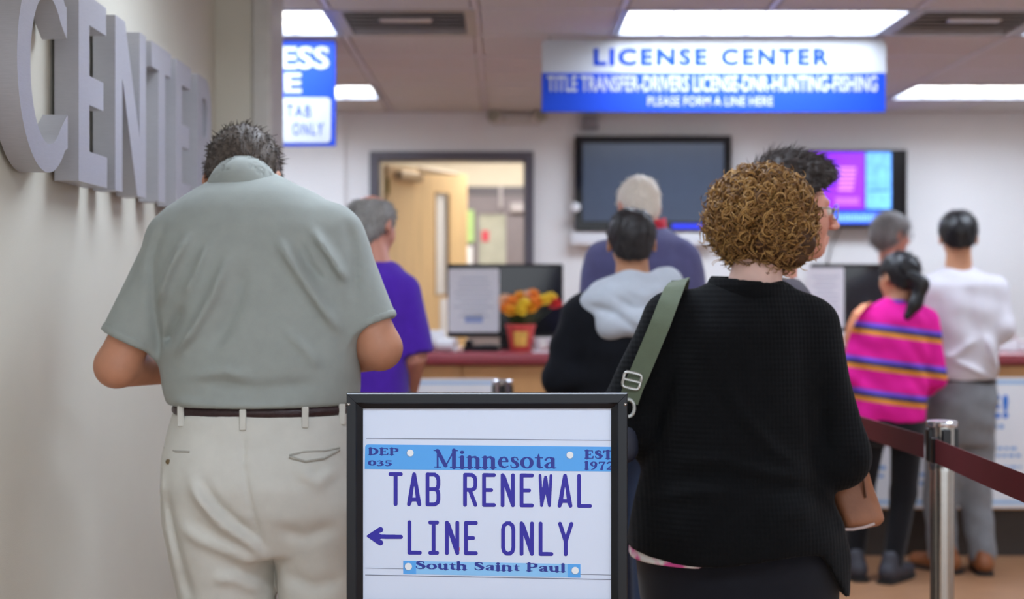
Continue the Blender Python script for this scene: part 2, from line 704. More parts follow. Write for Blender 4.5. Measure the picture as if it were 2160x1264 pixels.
# passage beyond the doorway
b = MB().box(-1.9, 1.6, 11.95, 12.1, 0, CH + 0.1)
b.box(-2.0, -1.85, YB + 0.14, 12.1, 0, CH + 0.1)
b.box(1.5, 1.65, YB + 0.14, 12.1, 0, CH + 0.1)
pw = b.build('wall_passage', mat('passage_paint', (228, 218, 198), 0.7, var=0.02))
tag(pw, kind='structure')
pc = MB().box(-2.0, 1.65, YB + 0.14, 12.1, CH + 0.1, CH + 0.2).build('ceiling_passage', M_tile)
tag(pc, kind='structure')
d2 = empty('door_2', (0, 11.95, 0))
tag(d2, 'grey passage door with a glazed panel seen through the doorway', kind='structure')
MB().box(-0.40, -0.33, -0.04, 0.0, 0, 2.2, 0.004).build('frame_post', M_frame, d2)
MB().box(0.62, 0.69, -0.04, 0.0, 0, 2.2, 0.004).build('frame_post', M_frame, d2)
MB().box(-0.33, 0.62, -0.04, 0.0, 2.13, 2.2, 0.004).build('frame_head', M_frame, d2)
b = MB()
b.box(-0.33, -0.20, -0.03, 0, 0.01, 2.13).box(0.03, 0.62, -0.03, 0, 0.01, 2.13).box(-0.2, 0.03, -0.03, 0, 0.01, 1.3).box(-0.2, 0.03, -0.03, 0, 1.97, 2.13)
b.build('door_leaf', mat('door_grey', (128, 120, 126), 0.5, var=0.03), d2)
MB().box(-0.2, 0.03, -0.016, -0.008, 1.3, 1.97).build('pane', mat('glass_greenish', (176, 176, 160), 0.06, var=0.15, scale=6), d2)
MB().box(0.06, 0.36, -0.09, -0.03, 1.98, 2.06, 0.01).build('door_closer', mat('closer_grey', (178, 172, 176), 0.4), d2)
MB().box(-0.03, 0.0, -0.07, -0.03, 2.02, 2.2, 0.004).build('closer_arm', mat('closer_grey', (178, 172, 176), 0.4), d2)
nt_ = MB().box(-0.352, -0.238, 11.893, 11.90, 1.73, 2.0, 0.002).build('notice_sheet', mat('paper_green', (180, 214, 140), 0.7))
tag(nt_, 'pale green paper notice beside the grey passage door', 'notice')
nt_ = MB().box(-0.352, -0.25, 11.893, 11.90, 1.5, 1.70, 0.002).build('notice_sheet', M_paper)
tag(nt_, 'white paper notice hung below the pale green one in the passage', 'notice')
nt_ = MB().box(-0.175, -0.115, 11.922, 11.93, 1.74, 1.83, 0.002).build('window_spot', mat('spot_red', (214, 74, 92), 0.6))  # small red spot on the pane
tag(nt_, 'small red spot on the pane of the grey passage door', 'spot')
pl = MB().box(-0.6, 0.7, 10.4, 11.0, CH + 0.03, CH + 0.095, 0.004).build('passage_light', mat('passage_lens', (246, 244, 240), 0.5, emit=6.0))  # unseen lamp, strength set to brighten the passage
tag(pl, 'unseen ceiling light brightening the passage beyond the open door', 'ceiling light')

# ------------------------------------------------------------------ ceiling lights and vents
M_lens = mat('lamp_lens', (222, 236, 255), 0.4, var=0.02, emit=LAMP)
M_louv = mat('lamp_louver', (226, 214, 196), 0.4, metal=0.2)
M_trim = mat('lamp_trim', (150, 150, 158), 0.4, metal=0.3)
TLAB = ['fluorescent ceiling light at the left above the blue express sign',
        'long fluorescent ceiling light right above the license center sign',
        'far fluorescent ceiling light beside the blue express sign, near the door',
        'far fluorescent ceiling light at the right edge, beyond the license sign',
        'unseen fluorescent ceiling light added over the man in the grey polo',
        'unseen fluorescent ceiling light added over the camera, close to the letters wall',
        'unseen fluorescent ceiling light added over the belt barrier',
        'unseen fluorescent ceiling light added behind the camera on the right',
        'unseen fluorescent ceiling light added right of the license center sign',
        'added far fluorescent ceiling light hidden behind the license center sign']  # last one is out of sight, added to brighten the rear wall


def troffer(x, y, label):
    t = empty('fluorescent_light', (x, y, CH), label, 'ceiling light', 'fluorescent ceiling lights')
    W, D = 1.25, 0.61 if y > 8 else 0.625
    b = MB()
    b.box(0.0, W, 0.0, 0.03, -0.008, 0.05, 0.002).box(0, W, D - 0.03, D, -0.008, 0.05, 0.002)
    b.box(0.0, 0.03, 0.03, D - 0.03, -0.008, 0.05).box(W - 0.03, W, 0.03, D - 0.03, -0.008, 0.05)
    b.build('trim_frame', M_trim, t)
    MB().box(0.03, W - 0.03, 0.03, D - 0.03, 0.035, 0.045).build('lens', M_lens, t)
    for i in range(1, 6):
        xx = 0.03 + (W - 0.06) * i / 6
        MB().box(xx - 0.004, xx + 0.004, 0.03, D - 0.03, 0.0, 0.033).build('louver_blade', M_louv, t)
    for i in (1, 2):
        yy = 0.03 + (D - 0.06) * i / 3
        MB().box(0.03, W - 0.03, yy - 0.004, yy + 0.004, 0.0, 0.033).build('louver_blade', M_louv, t)
    return t


for (p, l) in zip(TROF, TLAB):
    troffer(p[0], p[1], l)
M_vent = mat('vent_metal', (164, 158, 156), 0.45, metal=0.4)
for (tx, ty), l in zip(VENT, ('grey air vent in the ceiling left of the license center sign', 'grey air vent in the ceiling at the upper right corner')):
    v = empty('air_vent', (tx, ty, CH), l, 'air vent')
    W = 0.625
    b = MB()
    b.box(0, W, 0, 0.05, -0.006, 0.02).box(0, W, W - 0.05, W, -0.006, 0.02).box(0, 0.05, 0.05, W - 0.05, -0.006, 0.02).box(W - 0.05, W, 0.05, W - 0.05, -0.006, 0.02)
    b.build('vent_frame', M_vent, v)
    MB().box(0.05, W - 0.05, 0.05, W - 0.05, 0.05, 0.06).build('vent_throat', mat('vent_throat_grey', (84, 80, 78), 0.8), v)
    for k, s in enumerate((0.14, 0.225, 0.31, 0.40, 0.485)):
        MB().add([(0.05, s - 0.035, -0.002), (W - 0.05, s - 0.035, -0.002), (W - 0.05, s + 0.03, 0.045), (0.05, s + 0.03, 0.045),
                  (0.05, s - 0.033, -0.006), (W - 0.05, s - 0.033, -0.006), (W - 0.05, s + 0.032, 0.041), (0.05, s + 0.032, 0.041)],
                 [(0, 1, 2, 3), (7, 6, 5, 4), (0, 4, 5, 1), (2, 6, 7, 3), (1, 5, 6, 2), (0, 3, 7, 4)]).build('vent_slat', M_vent, v)
    MB().box(0.2, 0.43, 0.2, 0.26, -0.012, 0.0, 0.004).build('damper_lever', mat('vent_light', (190, 184, 182), 0.4, metal=0.3), v)

# ------------------------------------------------------------------ metal letters CENTER on the left wall
M_let = mat('letter_brushed_grey', (176, 175, 180), 0.42, metal=0.35, var=0.04, scale=40, stretch=(1, 1, 12))
XF = -1.01
Z0, Z1 = 1.584, 2.042
DEP = 0.058


def Yat(px):
    return -XF * F / (VX - px)


def letter_poly(ch):
    """outlines in unit square: list of closed polygons (outer with optional hole joined by a slit)"""
    if ch == 'E':
        return [(0, 0), (1, 0), (1, .17), (.36, .17), (.36, .42), (.86, .42), (.86, .575), (.36, .575), (.36, .845), (.96, .845), (.96, 1), (0, 1)]
    if ch == 'N':
        return [(0, 0), (.22, 0), (.22, .66), (.70, 0), (1, 0), (1, 1), (.78, 1), (.78, .36), (.30, 1), (0, 1)]
    if ch == 'T':
        return [(.34, 0), (.68, 0), (.68, .84), (1, .84), (1, 1), (0, 1), (0, .84), (.34, .84)]
    if ch == 'C':
        out, inn = [], []
        n = 40
        a0, a1 = math.radians(40), math.radians(320)
        for i in range(n + 1):
            a = a0 + (a1 - a0) * i / n
            out.append((.56 + .56 * math.cos(a), .5 + .5 * math.sin(a)))
            inn.append((.60 + .36 * math.cos(a), .5 + .36 * math.sin(a)))
        # vertical shears at the terminals
        out[0] = (.98, .86)
        inn[0] = (.98, .70)
        out[-1] = (1.0, .15)
        inn[-1] = (1.0, .32)
        return out + inn[::-1]
    if ch == 'R':
        pts = [(0, 0), (.34, 0), (.34, .40), (.46, .40), (.68, 0), (1.04, 0), (.78, .44)]
        for i in range(9):
            a = -math.pi / 2 * 0.8 + (math.pi * 0.9) * i / 8
            pts.append((.62 + .38 * math.cos(a), .71 + .29 * math.sin(a)))
        pts += [(.5, 1), (0, 1)]
        return pts
    return []


def letter(ch, p0, p1, label):
    y0, y1 = Yat(p0), Yat(p1)
    poly = letter_poly(ch)
    b = MB()
    pts = [(y0 + u * (y1 - y0), Z0 + v * (Z1 - Z0)) for u, v in poly]
    n = len(pts)
    vs = [(XF, y, z) for y, z in pts] + [(XF - DEP, y, z) for y, z in pts]
    fs = []
    if ch == 'C':
        m = n // 2
        for i in range(m - 1):
            fs.append((i, i + 1, n - 2 - i, n - 1 - i))
            fs.append((n + i, n + n - 1 - i, n + n - 2 - i, n + i + 1))
    else:
        fs.append(tuple(range(n)))
        fs.append(tuple(range(2 * n - 1, n - 1, -1)))
    for i in range(n):
        j = (i + 1) % n
        fs.append((i, j, n + j, n + i))
    me = mesh_np('letter', vs, fs, M_let)
    import bmesh
    bm = bmesh.new()
    bm.from_mesh(me)
    bmesh.ops.triangulate(bm, faces=[f for f in bm.faces if len(f.verts) > 4])
    bmesh.ops.recalc_face_normals(bm, faces=bm.faces)
    bm.to_mesh(me)
    bm.free()
    if ch == 'R':
        # counter of the R
        cut = MB()
        q = [(y0 + u * (y1 - y0), Z0 + v * (Z1 - Z0)) for u, v in
             [(.34, .56)] + [(.56 + .14 * math.cos(a), .705 + .145 * math.sin(a)) for a in np.linspace(-math.pi / 2, math.pi / 2, 7)] + [(.34, .85)]]
        k = len(q)
        vs2 = [(XF + .02, y, z) for y, z in q] + [(XF - DEP - .02, y, z) for y, z in q]
        fs2 = [tuple(range(k)), tuple(range(2 * k - 1, k - 1, -1))] + [(i, (i + 1) % k, k + (i + 1) % k, k + i) for i in range(k)]
        cme = mesh_np('cut', vs2, fs2)
        fix_normals(cme)
        co = link('cut', cme)
        lo = link('tmp', me)
        md = lo.modifiers.new('b', 'BOOLEAN')
        md.object = co
        md.solver = 'EXACT'
        dg = bpy.context.evaluated_depsgraph_get()
        dg.update()
        me = bpy.data.meshes.new_from_object(lo.evaluated_get(dg))
        bpy.data.objects.remove(lo)
        bpy.data.objects.remove(co)
    # origin on the wall at the letter's base
    me.transform(Matrix.Translation((-(XF - DEP), -(y0 + y1) / 2, -Z0)))
    if ch in 'CR':
        shade_auto(me, 25)
    o = link('wall_letter', me, None, (XF - DEP, (y0 + y1) / 2, Z0))
    tag(o, label, 'letter', 'raised letters on the left wall')
    for (yy, zz) in ((y0 + 0.03, 0.05), (y0 + 0.03, 0.40)):
        MB().tube([(0, yy - (y0 + y1) / 2, zz), (-0.0125, yy - (y0 + y1) / 2, zz)], 0.006).build('standoff_pin', M_chrome, o)


for ch, a, c, l in (('C', 36, 143, 'large raised grey letter C on the left wall, nearest the camera'),
                    ('E', 166, 226, 'raised grey letter E between C and N on the left wall'),
                    ('N', 243, 308, 'raised grey letter N in the middle of the wall word'),
                    ('T', 320, 361, 'raised grey letter T between N and E on the left wall'),
                    ('E', 372, 404, 'raised grey letter E between T and R on the left wall'),
                    ('R', 417, 446, 'raised grey letter R, farthest letter on the left wall')):
    letter(ch, a, c, l)

# ================================================================== HANGING SIGNS
M_blue = mat('sign_blue', (20, 72, 205), 0.5, var=0.02, spec=0.3)
M_blue2 = mat('sign_letter_blue', (10, 66, 190), 0.6, var=0.02, spec=0.2)
M_swhite = mat('sign_white', (196, 200, 206), 0.9, var=0.01, spec=0.05)
YS = 6.68


def sx(px, Y=YS):
    return (px - VX) * Y / F


def sz(py, Y=YS):
    return ZC - (py - VY) * Y / F


s = empty('hanging_sign', (sx(1505), YS, sz(237)), 'long white and blue hanging sign reading LICENSE CENTER', 'sign')


def loc(px, py, o, Y=YS):
    return (sx(px, Y) - o.location.x, sz(py, Y) - o.location.z)


def rounded(x0, x1, z0, z1, r, corners=(1, 1, 1, 1)):
    """outline, corners bl br tr tl"""
    pts = []
    for (cx, cz, a0, on) in ((x0 + r, z0 + r, 180, corners[0]), (x1 - r, z0 + r, 270, corners[1]), (x1 - r, z1 - r, 0, corners[2]), (x0 + r, z1 - r, 90, corners[3])):
        if on:
            for i in range(6):
                a = math.radians(a0 + 18 * i)
                pts.append((cx + r * math.cos(a), cz + r * math.sin(a)))
        else:
            pts.append((x0 if cx < (x0 + x1) / 2 else x1, z0 if cz < (z0 + z1) / 2 else z1))
    return pts


def ppanel(name, m, par, x0, x1, y0, y1, r=0.0, dy0=0.0, dy1=0.02, corners=(1, 1, 1, 1), Y=YS):
    a, zt = loc(x0, y0, par, Y)
    c, zb = loc(x1, y1, par, Y)
    if r > 0:
        return MB().prism(rounded(a, c, zb, zt, r, corners), dy0, dy1).build(name, m, par)
    return MB().box(a, c, dy0, dy1, zb, zt).build(name, m, par)


def ptext(name, body, m, par, x0, x1, y0, y1, dy, bold=0.0, spacing=1.0, Y=YS):
    a, zt = loc(x0, y0, par, Y)
    c, zb = loc(x1, y1, par, Y)
    return text_mesh(name, body, a, c, zb, zt, dy, m, bold, spacing, par)


ppanel('white_board', M_swhite, s, 1143, 1869, 83, 156, 0.03, 0.0, 0.02, (0, 0, 1, 1))
ppanel('blue_board', M_blue, s, 1143, 1867, 154, 236, 0, -0.004, 0.022)
ptext('lettering', 'LICENSE', M_blue2, s, 1252, 1492, 102, 139, 0.0, 0.048, 1.25)
ptext('lettering', 'CENTER', M_blue2, s, 1521, 1750, 102, 139, 0.0, 0.048, 1.25)
ptext('lettering', 'TITLE TRANSFER-DRIVERS LICENSE-DNR-HUNTING-FISHING', M_swhite, s, 1154, 1850, 160, 194, -0.004, 0.020, 1.02)
ptext('lettering', 'PLEASE FORM A LINE HERE', M_swhite, s, 1366, 1630, 204, 224, -0.004, 0.012, 1.05)
for px in (1160, 1850):
    MB().tube([(sx(px) - s.location.x, 0.011, sz(84) - s.location.z), (sx(px) - s.location.x, 0.011, CH - s.location.z - 0.001)], 0.006).build('hanger', M_chrome, s)

s2 = empty('hanging_sign', ((sx(707) + sx(300)) / 2, YS, sz(308)), 'blue hanging express sign partly hidden by the wall end', 'sign')
ppanel('blue_board', M_blue, s2, 380, 707, 85, 308, 0, 0, 0.02)
ppanel('white_board', M_swhite, s2, 392, 698, 206, 301, 0.02, -0.004, 0.0)
ptext('lettering', 'EXPRESS', M_swhite, s2, 418, 695, 98, 146, 0.0, 0.03)
ptext('lettering', 'LINE', M_swhite, s2, 478, 636, 154, 196, 0.0, 0.03)
ptext('lettering', 'TAB', M_blue2, s2, 604, 656, 221, 247, -0.004, 0.0, 1.2)
ptext('lettering', 'RENEWALS', M_blue2, s2, 410, 592, 259, 285, -0.004, 0.0, 1.25)
ptext('lettering', 'ONLY', M_blue2, s2, 617, 682, 259, 285, -0.004, 0.0, 1.25)
for px in (480, 690):
    MB().tube([(sx(px) - s2.location.x, 0.011, sz(86) - s2.location.z), (sx(px) - s2.location.x, 0.011, CH - s2.location.z - 0.001)], 0.006).build('hanger', M_chrome, s2)

# ================================================================== TELEVISIONS ON THE REAR WALL
M_scr = mat('screen_off', (54, 68, 90), 0.28, var=0.05, spec=0.8)  # reflection of the bright room put into the blue-grey base colour


def wx(px, Y=YB):
    return (px - VX) * Y / F


def wz(py, Y=YB):
    return ZC - (py - VY) * Y / F


def tv(x0, x1, y0, y1, label, bez, scr_m):
    Y = YB - 0.11
    cx, zb = (wx(x0, Y) + wx(x1, Y)) / 2, wz(y1, Y)
    t = empty('television', (cx, Y, zb), label, 'television')
    w, h = wx(x1, Y) - wx(x0, Y), wz(y0, Y) - zb
    MB().box(-w / 2, w / 2, 0.012, 0.07, 0, h, 0.006).build('housing', M_black, t)
    b = MB()
    b.box(-w / 2, w / 2, 0, 0.012, 0, bez * 1.2).box(-w / 2, w / 2, 0, 0.012, h - bez, h).box(-w / 2, -w / 2 + bez, 0, 0.012, bez * 1.2, h - bez).box(w / 2 - bez, w / 2, 0, 0.012, bez * 1.2, h - bez)
    b.build('bezel', mat('bezel_gloss_black', (12, 12, 15), 0.12), t)
    sc = MB().box(-w / 2 + bez, w / 2 - bez, 0.006, 0.0115, bez * 1.2, h - bez).build('screen', scr_m, t)
    MB().box(-0.15, 0.15, 0.07, 0.11, h * 0.25, h * 0.75).build('wall_mount', M_dark, t)
    return t, w, h


t1, w, h = tv(1213, 1543, 286, 486, 'large switched-off television on the rear wall above the line', 0.05, M_scr)
MB().box(w * 0.12, w * 0.36, -0.001, 0.0, 0.012, 0.04).build('reflection_streak', mat('reflection_blue', (30, 44, 190), 0.3, emit=0.5), t1)  # blue reflection on the set, painted as a faintly glowing strip
t2, w, h = tv(1640, 1913, 316, 480, 'smaller lit television with a purple and blue display', 0.016, mat('screen_black', (5, 7, 14), 0.2))


def t2p(name, px0, px1, py0, py1, m, d=0.004):
    Y = t2.location.y
    o = t2.location
    return MB().box(wx(px0, Y) - o.x, wx(px1, Y) - o.x, 0.006 - d, 0.0061, wz(py1, Y) - o.z, wz(py0, Y) - o.z).build(name, m, t2)


M_pur = mat('display_purple', (126, 34, 232), 0.4, var=0.1, scale=8, emit=0.5)
M_cy = mat('display_cyan', (96, 160, 255), 0.4, var=0.55, scale=16, emit=0.5)
M_lil = mat('display_lilac', (196, 120, 255), 0.4, var=0.05, emit=0.5)
M_db = mat('display_blue', (52, 90, 226), 0.4, var=0.3, scale=30, emit=0.45)
t2p('display_panel', 1648, 1824, 321, 441, M_pur)
t2p('display_panel', 1827, 1880, 321, 441, M_cy)
t2p('display_panel', 1648, 1866, 446, 471, M_db)
for i, (a, c, y) in enumerate(((1763, 1806, 355), (1766, 1806, 364), (1768, 1804, 373), (1769, 1803, 382), (1770, 1802, 391), (1768, 1800, 400))):
    t2p('display_line', a, c, y - 2.5, y + 2.5, M_lil, 0.0045)
t2p('display_line', 1762, 1812, 416, 432, mat('display_violet', (158, 82, 255), 0.4, emit=0.5), 0.0045)
t2p('display_line', 1832, 1876, 400, 404, M_db, 0.0045)
for k in range(16):
    t2p('display_line', 1768 + k * 5.6, 1771 + k * 5.6, 452 + (k % 3), 466, mat('display_pale', (130, 190, 255), 0.4, emit=0.5), 0.0045)
MB().tube([(wx(1770) - t2.location.x, 0.08, -0.0), (wx(1752) - t2.location.x, 0.095, wz(520) - t2.location.z), (wx(1735) - t2.location.x, 0.098, wz(590) - t2.location.z)], 0.006).build('power_cable', mat('cable_grey', (150, 148, 146), 0.5), t2)

sh = empty('wall_shelf', (wx(1350), YB, wz(518)), 'long white shelf on the rear wall right below the large television', 'shelf')
a, c = wx(1203) - sh.location.x, wx(1500) - sh.location.x
MB().box(a, c, -0.09, -0.0005, 0.0, 0.095, 0.008).build('shelf_box', M_white, sh)
MB().box(a + 0.01, c - 0.01, -0.094, -0.09, 0.035, 0.045).build('front_groove', mat('groove_grey', (190, 192, 198), 0.5), sh)
sn = empty('wall_sensor', (wx(1212), YB - 0.115, wz(440)), 'small round white sensor at the left edge of the large television', 'sensor')
MB().lathe([(0.022, 0), (0.03, 0.006), (0.03, 0.02), (0.02, 0.028)], 20).build('sensor_dome', M_white, sn, rot=(math.radians(90), 0, 0), smooth=True)
MB().box(-0.006, 0.006, -0.0, 0.114, -0.006, 0.006).build('sensor_stem', M_white, sn)

# emergency light and small speaker under the ceiling
em = empty('emergency_light', (wx(1090), YB, wz(262)), 'twin-head emergency light high on the wall above the doorway', 'emergency light')
M_el = mat('emergency_beige', (205, 202, 196), 0.4, var=0.02)
MB().box(-0.11, 0.11, -0.08, -0.0005, 0.0, 0.065, 0.008).build('housing', M_el, em)
for sgn in (-1, 1):
    hd = MB().lathe([(0.02, -0.03), (0.045, -0.01), (0.052, 0.03), (0.05, 0.045), (0.0, 0.052)], 20).build('lamp_head', M_el, em, (sgn * 0.135, -0.1, 0.03), rot=(math.radians(75), 0, math.radians(sgn * 25)), smooth=True)
    MB().lathe([(0.044, 0.0465), (0.035, 0.053), (0.0, 0.056)], 20).build('lamp_glass', mat('lamp_glass', (170, 168, 150), 0.1), hd, smooth=True)
    MB().tube([(sgn * 0.09, -0.05, 0.03), (sgn * 0.135, -0.09, 0.03)], 0.012).build('swivel_arm', M_el, em)
bx = empty('wall_speaker', (wx(1243), YB, wz(276)), 'small grey speaker box above the large television', 'speaker')
MB().box(-0.06, 0.06, -0.09, -0.0005, 0, 0.10, 0.012).build('speaker_case', mat('speaker_grey', (172, 172, 178), 0.5), bx)
MB().box(-0.045, 0.045, -0.094, -0.09, 0.012, 0.088, 0.002).build('speaker_grille', mat('grille_grey', (140, 140, 146), 0.7), bx)

# ================================================================== SERVICE COUNTER
YC = 7.0
M_lam = mat('counter_wood_laminate', (196, 148, 96), 0.45, var=0.09, scale=4, stretch=(2, 2, 0.6))
M_top = mat('counter_top_burgundy', (146, 62, 70), 0.35, var=0.12, scale=90)
M_kick = mat('toe_kick_dark', (56, 48, 42), 0.6)
ct = empty('service_counter', (0.8, YC, 0), 'long wood-fronted service counter across the room', 'counter')
edges = [-2.6, -1.4, -0.2, 1.0, 2.2, 3.4, 4.6]
for a, c in zip(edges[:-1], edges[1:]):
    MB().box(a - 0.8 + 0.003, c - 0.8 - 0.003, 0.04, 0.06, 0.24, 0.95, 0.002).build('front_panel', M_lam, ct)
MB().box(-3.4, 3.8, 0.06, 0.62, 0.24, 0.95).build('carcass', M_lam, ct)
MB().box(-3.4, 3.8, 0.10, 0.62, 0.0, 0.24).build('toe_kick', M_kick, ct)
tp = MB()
prof = [(0.8, 0.955), (0.03, 0.955), (0.008, 0.962), (0.0, 0.985), (0.008, 1.008), (0.03, 1.018), (0.8, 1.018)]
n = len(prof)
vs = [(-3.45, y, z) for y, z in prof] + [(3.85, y, z) for y, z in prof]
fs = [tuple(range(n)), tuple(range(2 * n - 1, n - 1, -1))] + [(i, (i + 1) % n, n + (i + 1) % n, n + i) for i in range(n)]
tp.add(vs, fs)
wt = tp.build('countertop', M_top, None, (0.8, YC, -0.0), smooth=True)
tag(wt, 'burgundy countertop with rounded edge lying on the wooden counter', 'countertop')
ZT = 1.018

# posters on the counter front
M_pb = mat('poster_pale_blue', (168, 200, 232), 0.5, var=0.02)
M_pt = mat('poster_text_blue', (120, 166, 216), 0.5, var=0.05)
M_pB = mat('poster_bold_blue', (26, 116, 214), 0.5, var=0.03)


def cpx(px):
    return (px - VX) * YC / F


def cpz(py):
    return ZC - (py - VY) * YC / F


ps = empty('counter_poster', (cpx(2000), YC + 0.04, cpz(1074)), 'white poster with blue print on the right part of the counter front', 'poster')


def cp(name, x0, x1, y0, y1, m, d, par):
    return MB().box(cpx(x0) - par.location.x, cpx(x1) - par.location.x, -0.006 - d, -0.0005 - d * 0.5, cpz(y1) - par.location.z, cpz(y0) - par.location.z).build(name, m, par)


cp('sheet', 1760, 2235, 797, 1074, mat('poster_white', (232, 234, 238), 0.45, var=0.01), 0, ps)
for r in ((1766, 2229, 803, 812), (1766, 2229, 1057, 1066)):
    cp('border', *r, M_pb, 0.001, ps)
a = ps.location
text_mesh('lettering', 'E!', cpx(2086) - a.x, cpx(2132) - a.x, cpz(884) - a.z, cpz(834) - a.z, -0.0065, M_pB, 0.035, 1.1, ps)
for (x0, x1, y0, y1) in ((2085, 2122, 897, 906), (2078, 2150, 945, 951), (2078, 2158, 960, 966), (1775, 1872, 985, 993), (1775, 1868, 1003, 1010), (1930, 2000, 1000, 1007), (1775, 1850, 960, 966), (1930, 1995, 1018, 1026), (2085, 2160, 985, 990)):
    k = x0
    while k < x1 - 4:
        ww = random.uniform(8, 18)
        cp('print_line', k, min(k + ww, x1), y0, y1, M_pt, 0.001, ps)
        k += ww + 4
ps2 = empty('counter_poster', (cpx(940), YC + 0.04, cpz(1074)), 'white poster on the counter front left of the chrome belt post', 'poster')
cp('sheet', 800, 1052, 800, 1074, MATS['poster_white'], 0, ps2)
cp('border', 806, 1046, 806, 812, M_pb, 0.001, ps2)


# ================================================================== MONITORS AND COUNTER ITEMS
def monitor(px0, px1, py0, py1, Y, sheet, label, plabel):
    cx = ((px0 + px1) / 2 - VX) * Y / F
    t = empty('computer_monitor', (cx, Y, ZT), label, 'monitor')
    w = (px1 - px0) * Y / F
    zt = ZC - (py0 - VY) * Y / F - ZT
    zb = ZC - (py1 - VY) * Y / F - ZT
    MB().box(-w / 2, w / 2, 0.0, 0.035, zb, zt, 0.006).build('housing', M_black, t)
    MB().box(-w / 2 + 0.015, w / 2 - 0.015, -0.002, 0.0, zb + 0.02, zt - 0.015).build('screen', mat('monitor_screen', (14, 15, 20), 0.12, spec=0.8), t)
    MB().box(-0.03, 0.03, 0.035, 0.06, 0.01, (zt + zb) / 2, 0.005).build('stand', M_black, t)
    MB().box(-0.12, 0.12, -0.04, 0.14, 0.0, 0.012, 0.004).build('base', M_black, t)
    x0, x1, y0, y1 = sheet
    p = empty('posted_sheet', ((x0 + x1) / 2 * Y / F - VX * Y / F, Y - 0.004, ZC - (y1 - VY) * Y / F), plabel, 'sheet')
    sw, shh = (x1 - x0) * Y / F / 2, (y1 - y0) * Y / F
    MB().prism(rounded(-sw, sw, 0, shh, 0.012), -0.003, -0.0005).build('sheet', M_paper, p)
    ml = mat('print_grey', (196, 202, 214), 0.7)
    for k in range(9):
        zz = shh * (0.84 - 0.075 * k)
        ww = sw * random.uniform(0.45, 0.8)
        MB().box(-ww, ww, -0.004, -0.003, zz, zz + 0.006).build('print_line', ml, p)
    MB().box(-sw * 0.35, sw * 0.35, -0.004, -0.003, shh * 0.15, shh * 0.26).build('print_line', mat('print_blue', (168, 186, 228), 0.7), p)
    return t


monitor(944, 1188, 557, 712, 7.50, (946, 1053, 567, 701), 'black computer monitor behind the flower pot on the counter', 'white notice sheet taped over the left half of the monitor by the flowers')
monitor(1712, 1900, 557, 700, 7.45, (1700, 1780, 565, 692), 'black computer monitor behind the woman with the ponytail', 'white notice sheet taped to the monitor right of the curly hair')

# flower pot
fp = empty('flower_pot', P(1098, 735, 7.25) * 1.0, 'red pot of orange and yellow flowers on the counter', 'flower pot')
fp.location.z = ZT
M_pot = mat('pot_red', (214, 78, 74), 0.4, var=0.06)
MB().lathe([(0.05, 0), (0.054, 0.005), (0.072, 0.115), (0.077, 0.117), (0.078, 0.135), (0.07, 0.135), (0.068, 0.12)], 28).build('pot', M_pot, fp, smooth=True)
lb = MB()
vs, fs = [], []
for i in range(9):
    a = math.radians(-90 - 32 + 8 * i)
    for zz, r in ((0.025, 0.0603), (0.10, 0.0718)):
        vs.append((r * math.cos(a), r * math.sin(a), zz))
for i in range(8):
    fs.append((2 * i, 2 * i + 2, 2 * i + 3, 2 * i + 1))
MB().add(vs, fs).build('pot_label', mat('label_yellow', (228, 178, 84), 0.5, var=0.25, scale=50), fp, smooth=True)
MB().lathe([(0.068, 0.118), (0.066, 0.122), (0.0, 0.124)], 20).build('soil', M_dark, fp)
leaf_v, leaf_f = [], []
for k in range(70):
    a = random.uniform(0, 6.28)
    r0 = random.uniform(0.0, 0.04)
    L = random.uniform(0.06, 0.12)
    tilt = random.uniform(0.2, 0.9)
    base = Vector((r0 * math.cos(a), r0 * math.sin(a), 0.12))
    d = Vector((math.cos(a) * tilt, math.sin(a) * tilt, 1)).normalized()
    sd = d.cross(Vector((0, 0, 1))).normalized() * 0.014
    p = [base, base + d * L * .4 + sd, base + d * L, base + d * L * .4 - sd]
    q = len(leaf_v)
    leaf_v += p
    leaf_f += [(q, q + 1, q + 2, q + 3)]
mesh_np('foliage', [tuple(v) for v in leaf_v], leaf_f, mat('leaf_green', (70, 84, 44), 0.5, var=0.3))
fo = link('foliage', bpy.data.meshes['foliage'], fp)
tag(fo, kind='stuff')


def flower_mesh(m):
    b = MB()
    for ring, (n, r, z, tilt) in enumerate(((8, 0.030, 0.0, 0.25), (7, 0.022, 0.008, 0.8), (5, 0.013, 0.014, 1.2))):
        for i in range(n):
            a = 2 * math.pi * i / n + ring * 0.4
            d = Vector((math.cos(a), math.sin(a), 0))
            sd = Vector((-math.sin(a), math.cos(a), 0)) * r * 0.5
            up = Vector((0, 0, r * tilt))
            c0 = Vector((0, 0, z))
            vs = [c0, c0 + d * r * .6 + sd + up * .5, c0 + d * r + up, c0 + d * r * .6 - sd + up * .5]
            vs += [v - Vector((0, 0, 0.002)) for v in vs]
            b.add(vs, [(0, 1, 2, 3), (7, 6, 5, 4), (0, 4, 5, 1), (1, 5, 6, 2), (2, 6, 7, 3), (3, 7, 4, 0)])
    b.lathe([(0.002, 0.004), (0.010, 0.012), (0.006, 0.02)], 8)
    me = mesh_np('flower', b.v, b.f, m)
    return me


